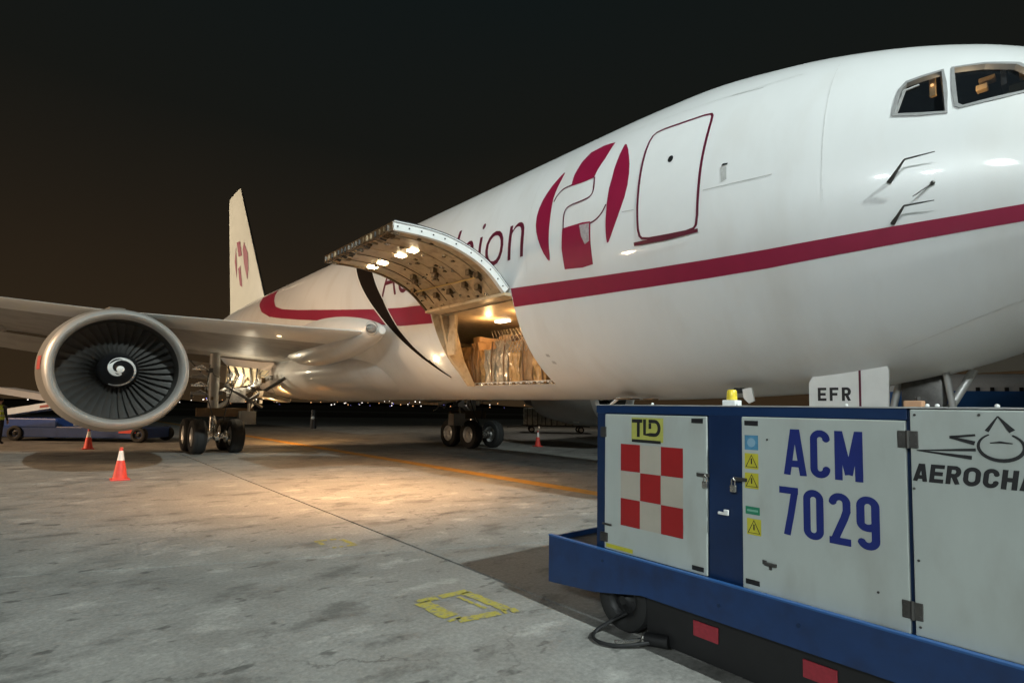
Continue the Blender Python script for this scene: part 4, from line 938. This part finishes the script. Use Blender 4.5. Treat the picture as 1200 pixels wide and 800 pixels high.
for s in (-1,1):
    bm=bmesh.new(); loft(bm,[[(x0+a*ch,s*lat,z+b*.11*ch) for a,b in AF] for lat,x0,ch,z in ((1.2,-1,6.5,2.4),(15,6.5,1.8,3.3))]); obj('wing',bm,WINGM,pa,True)
    bm=bmesh.new(); lathe(bm,[(-2,.75),(-2.1,.85),(-1.8,1.0),(0,1.02),(2,.7),(2,.1)],'X',28,(0,s*5,1.5)); obj('engine',bm,MATS['airliner_blue'],pa,True)
    bm=bmesh.new(); loft(bm,[[(x0+a*ch,s*lat,z+b*.1*ch) for a,b in AF] for lat,x0,ch,z in ((.3,17,3,4.2),(6,20,1.2,4.6))]); obj('tailplane',bm,WINGM,pa,True)
    wheel(pa,(2.5,s*2.6,.5),.5,.35)
bm=bmesh.new(); loft(bm,[[(x0+a*ch,b*.1*ch,z) for a,b in AF] for x0,ch,z in ((15,6,4.6),(20.5,2.4,10.5))]); obj('tail_fin',bm,MATS['airliner_blue'],pa,True)
wheel(pa,(-8.5,0,.38),.38,.25)
for c_ in pa.children:
    if c_.name.startswith('wheel'): c_.rotation_euler=(0,0,PI/2)
bm=bmesh.new()
for p_ in ((2.5,2.6),(2.5,-2.6),(-8.5,0)): bar(bm,(p_[0],p_[1],.4),(p_[0],p_[1]*.9,2.2),.09)
obj('landing_strut',bm,METAL,pa)
# boarding bridge
jb=empty('boarding_bridge',(44,-1.0,0),R(-32)); tag(jb,'grey boarding bridge with sloping tunnel beyond the aircraft nose','boarding bridge')
bm=bmesh.new(); prism(bm,[(-9,3.9),(9,5.2),(9,7.6),(-9,6.3)],lambda a,b,t:(a,-1.2+t,b),2.4); obj('tunnel',bm,mat('bridge_dark',(.05,.06,.06),.6),jb)
bm=bmesh.new(); bar(bm,(-9,-1.3,3.85),(9,-1.3,5.15),.12,n=6); bar(bm,(-9,-1.3,3.5),(9,-1.3,4.5),.09,n=6)
for k in range(7): bar(bm,(-9+k*3,-1.3,3.9+k*.217),(-7.5+k*3,-1.3,6.5+k*.217),.06,n=6)
obj('truss',bm,mat('truss_grey',(.30,.28,.28),.5),jb)
for x in (-6,6):
    bm=bmesh.new(); bar(bm,(x,-.8,0),(x,-.8,4.4),.15); bar(bm,(x,.8,0),(x,.8,4.4),.15); obj('support_leg',bm,METALD,jb)
# ================================================================ ground
def ground_mat(name,col,dark,rough=.62):
    m=bpy.data.materials.new(name); m.use_nodes=True; t=m.node_tree; n=t.nodes; b=n['Principled BSDF']
    g=n.new('ShaderNodeNewGeometry'); oi=n.new('ShaderNodeObjectInfo')
    def noise(sc,det,rg=.6,mp=None):
        q=n.new('ShaderNodeTexNoise'); q.inputs['Scale'].default_value=sc; q.inputs['Detail'].default_value=det; q.inputs['Roughness'].default_value=rg
        t.links.new((mp or g).outputs[0],q.inputs['Vector']); return q
    def rng(src,a,b_,c_,d_):
        q=n.new('ShaderNodeMapRange'); q.inputs[1].default_value=a;q.inputs[2].default_value=b_;q.inputs[3].default_value=c_;q.inputs[4].default_value=d_; t.links.new(src,q.inputs[0]); return q.outputs[0]
    def mul(a,b_):
        q=n.new('ShaderNodeMath'); q.operation='MULTIPLY'; t.links.new(a,q.inputs[0]); t.links.new(b_,q.inputs[1]); return q.outputs[0]
    mp=n.new('ShaderNodeMapping'); mp.inputs['Rotation'].default_value=(0,0,PHI); mp.inputs['Scale'].default_value=(1,1.7,1); t.links.new(g.outputs[0],mp.inputs[0])
    big=noise(.33,5); mid=noise(1.7,6,.62); st=noise(1.25,7,.6,mp); fine=noise(26,4,.75); sp=noise(3.6,3,.5,mp)
    v=mul(rng(big.outputs[0],.3,.7,.80,1.18),rng(mid.outputs[0],.3,.7,.84,1.14))
    v=mul(v,rng(fine.outputs[0],.3,.7,.74,1.24))
    v=mul(v,rng(oi.outputs['Random'],0,1,.92,1.07))
    v=mul(v,rng(st.outputs[0],.54,.66,1.0,.56))
    v=mul(v,rng(sp.outputs[0],.63,.69,1.0,.50))
    v=mul(v,rng(st.outputs[0],.32,.42,1.5,1.0))
    cm=n.new('ShaderNodeVectorMath'); cm.operation='SCALE'; cm.inputs[0].default_value=col; t.links.new(v,cm.inputs['Scale'])
    # cracks
    vo=n.new('ShaderNodeTexVoronoi'); vo.feature='DISTANCE_TO_EDGE'; vo.inputs['Scale'].default_value=.42
    wv=n.new('ShaderNodeVectorMath'); wv.operation='MULTIPLY_ADD'; wv.inputs[1].default_value=(.9,.9,.9); t.links.new(mid.outputs['Color'],wv.inputs[0]); t.links.new(g.outputs[0],wv.inputs[2]); t.links.new(wv.outputs[0],vo.inputs['Vector'])
    ck_=rng(vo.outputs[0],0,.010,.55,1.0); gate=rng(big.outputs[0],.46,.56,0,1)
    mxx=n.new('ShaderNodeMix'); mxx.data_type='FLOAT'; t.links.new(gate,mxx.inputs[0]); mxx.inputs[2].default_value=1.0; t.links.new(ck_,mxx.inputs[3])
    c2=n.new('ShaderNodeVectorMath'); c2.operation='SCALE'; t.links.new(cm.outputs[0],c2.inputs[0]); t.links.new(mxx.outputs[0],c2.inputs['Scale'])
    t.links.new(c2.outputs[0],b.inputs['Base Color'])
    t.links.new(rng(mid.outputs[0],.3,.7,rough-.14,rough+.12),b.inputs['Roughness'])
    bp=n.new('ShaderNodeBump'); bp.inputs['Strength'].default_value=.5; bp.inputs['Distance'].default_value=.012; t.links.new(fine.outputs[0],bp.inputs['Height']); t.links.new(bp.outputs[0],b.inputs['Normal'])
    MATS[name]=m; return m
CONC=ground_mat('apron_concrete',(.262,.256,.240),.05)
GRASS=mat('dry_grass_earth',(.045,.042,.025),.95,0,.4,.05)
bm=bmesh.new(); vs=[bm.verts.new(p) for p in ((-2500,-2500,-.03),(2500,-2500,-.03),(2500,2500,-.03),(-2500,2500,-.03))]; bm.faces.new(vs)
tag(obj('ground',bm,mat('joint_base',(.035,.030,.028),.9,0,.3,.2),None),kind='structure')
ap=empty('apron'); ap['kind']='structure'
W=7.5; SK=-.45; G=.016
for i in range(-5,8):
    for j in range(-2,10):
        if i>4 and j<0: pass
        x0=3.45+W*i; x1=x0+W; yb=5.45+W*j
        def yy(x,k): return yb+W*k+(x-3.45)*SK
        bm=bmesh.new(); jit=[(rnd.uniform(-.0015,.0015)) for _ in range(4)]
        q=[(x0+G,yy(x0+G,0)+G,jit[0]),(x1-G,yy(x1-G,0)+G,jit[1]),(x1-G,yy(x1-G,1)-G,jit[2]),(x0+G,yy(x0+G,1)-G,jit[3])]
        a=[bm.verts.new((p[0],p[1],-.028)) for p in q]; b=[bm.verts.new(p) for p in q]
        bm.faces.new(b)
        for k in range(4): bm.faces.new((a[k],a[(k+1)%4],b[(k+1)%4],b[k]))
        obj('concrete_slab',bm,CONC,ap)
# beyond the slabs: far tarmac and grass strips
FAR=mat('far_tarmac',(.05,.048,.042),.8,0,.3,.08)
for nm,d0,d1,m_ in (('grass',92,118,GRASS),('taxiway',118,150,mat('taxiway_pale',(.13,.125,.11),.7,0,.2,.1)),('grass',150,260,GRASS),('runway',260,320,FAR)):
    fx,fy=math.sin(PHI),math.cos(PHI); rx,ry=fy,-fx; bm=bmesh.new()
    bm.faces.new([bm.verts.new((fx*d+rx*s,fy*d+ry*s,-.02)) for d,s in ((d0,-500),(d0,500),(d1,500),(d1,-500))]); o=obj(nm,bm,m_,None); tag(o,kind='structure')
# taxi line and maintenance marks (paint 4 mm above the slabs)
def ragged(bm,x0,y0,x1,y1,wd,n=60,z=.005,gap=.12):
    d=Vector((x1-x0,y1-y0)); l=d.length; d/=l; q=Vector((-d.y,d.x)); 
    for i in range(n):
        if rnd.random()<gap: continue
        a=Vector((x0,y0))+d*l*i/n; b=Vector((x0,y0))+d*l*(i+1.0)/n; w0=wd/2*rnd.uniform(.75,1.05); w1=wd/2*rnd.uniform(.75,1.05)
        bm.faces.new([bm.verts.new((*p,z)) for p in (a-q*w0,b-q*w0,b+q*w1,a+q*w1)])
bm=bmesh.new(); bm.faces.new([bm.verts.new((x,y,.005)) for x,y in ((8.68,-20),(9.06,-20),(8.58,9.4),(8.28,27),(7.7,62),(7.1,62),(7.88,27),(8.18,9.4))])
ol=obj('taxi_line',bm,mat('taxi_line_paint',(.50,.27,.05),.55,0,.3,3,grime=(.25,.15,.06),gscale=3),None); tag(ol,kind='structure')
bm=bmesh.new(); ragged(bm,2.52,4.05,3.02,4.00,.10,16,gap=.05); ragged(bm,2.56,3.50,3.08,3.38,.10,16,gap=.05); ragged(bm,2.54,4.02,2.56,3.52,.16,12,gap=.05); ragged(bm,2.98,3.98,3.02,3.42,.11,12,gap=.05); ragged(bm,2.86,3.98,2.90,3.42,.045,12,gap=.3)
tag(obj('yellow_marking',bm,YELP,None),kind='structure')
bm=bmesh.new(); ragged(bm,2.6,6.60,2.9,6.55,.06,8,gap=.3); ragged(bm,2.62,6.2,2.95,6.15,.06,8,gap=.3); ragged(bm,2.62,6.58,2.65,6.2,.06,6,gap=.3); ragged(bm,2.90,6.56,2.93,6.2,.07,6)
tag(obj('yellow_marking',bm,YELP,None),kind='structure')
# dark hills behind the airfield
bm=bmesh.new(); rr=[[],[]]; fx,fy=math.sin(PHI),math.cos(PHI)
N=80
for k in range(N+1):
    a=PHI+R(-80+160*k/N); h=2+9*abs(math.sin(k*.37)+.5*math.sin(k*.9)); 
    rr[0].append((1500*math.sin(a),1500*math.cos(a),-1)); rr[1].append((1500*math.sin(a),1500*math.cos(a),h))
rr.append([(1700*p[0]/1500,1700*p[1]/1500,-1) for p in rr[0]])
loft(bm,rr,False,False); tag(obj('hills',bm,mat('hill_dark',(.02,.018,.014),.95,0,.3,.01),None),kind='structure')
# city lights
bm=bmesh.new()
for k in range(230):
    d=rnd.uniform(350,1400); a=PHI+math.atan(rnd.uniform(-.95,1.0)); z=1.7+d*rnd.uniform(-.002,.008) if d>600 else rnd.uniform(1,5); z=max(.6,z)
    r=d*rnd.uniform(.0005,.0012); bmesh.ops.create_icosphere(bm,subdivisions=1,radius=r,matrix=Matrix.Translation((d*math.sin(a),d*math.cos(a),z)))
    mi=rnd.choice((0,0,0,1,1,2)); 
    bm.faces.ensure_lookup_table()
    for f in bm.faces[-20:]: f.material_index=mi
tag(obj('city_lights',bm,[mat('city_white',(1,1,1),emit=(1,.9,.8),estr=2.0),mat('city_amber',(1,.6,.3),emit=(1,.5,.2),estr=1.3),mat('city_violet',(.3,.3,1),emit=(.35,.3,1),estr=1.0)],None),'scattered distant city lights along the dark horizon','city lights',kind='stuff')
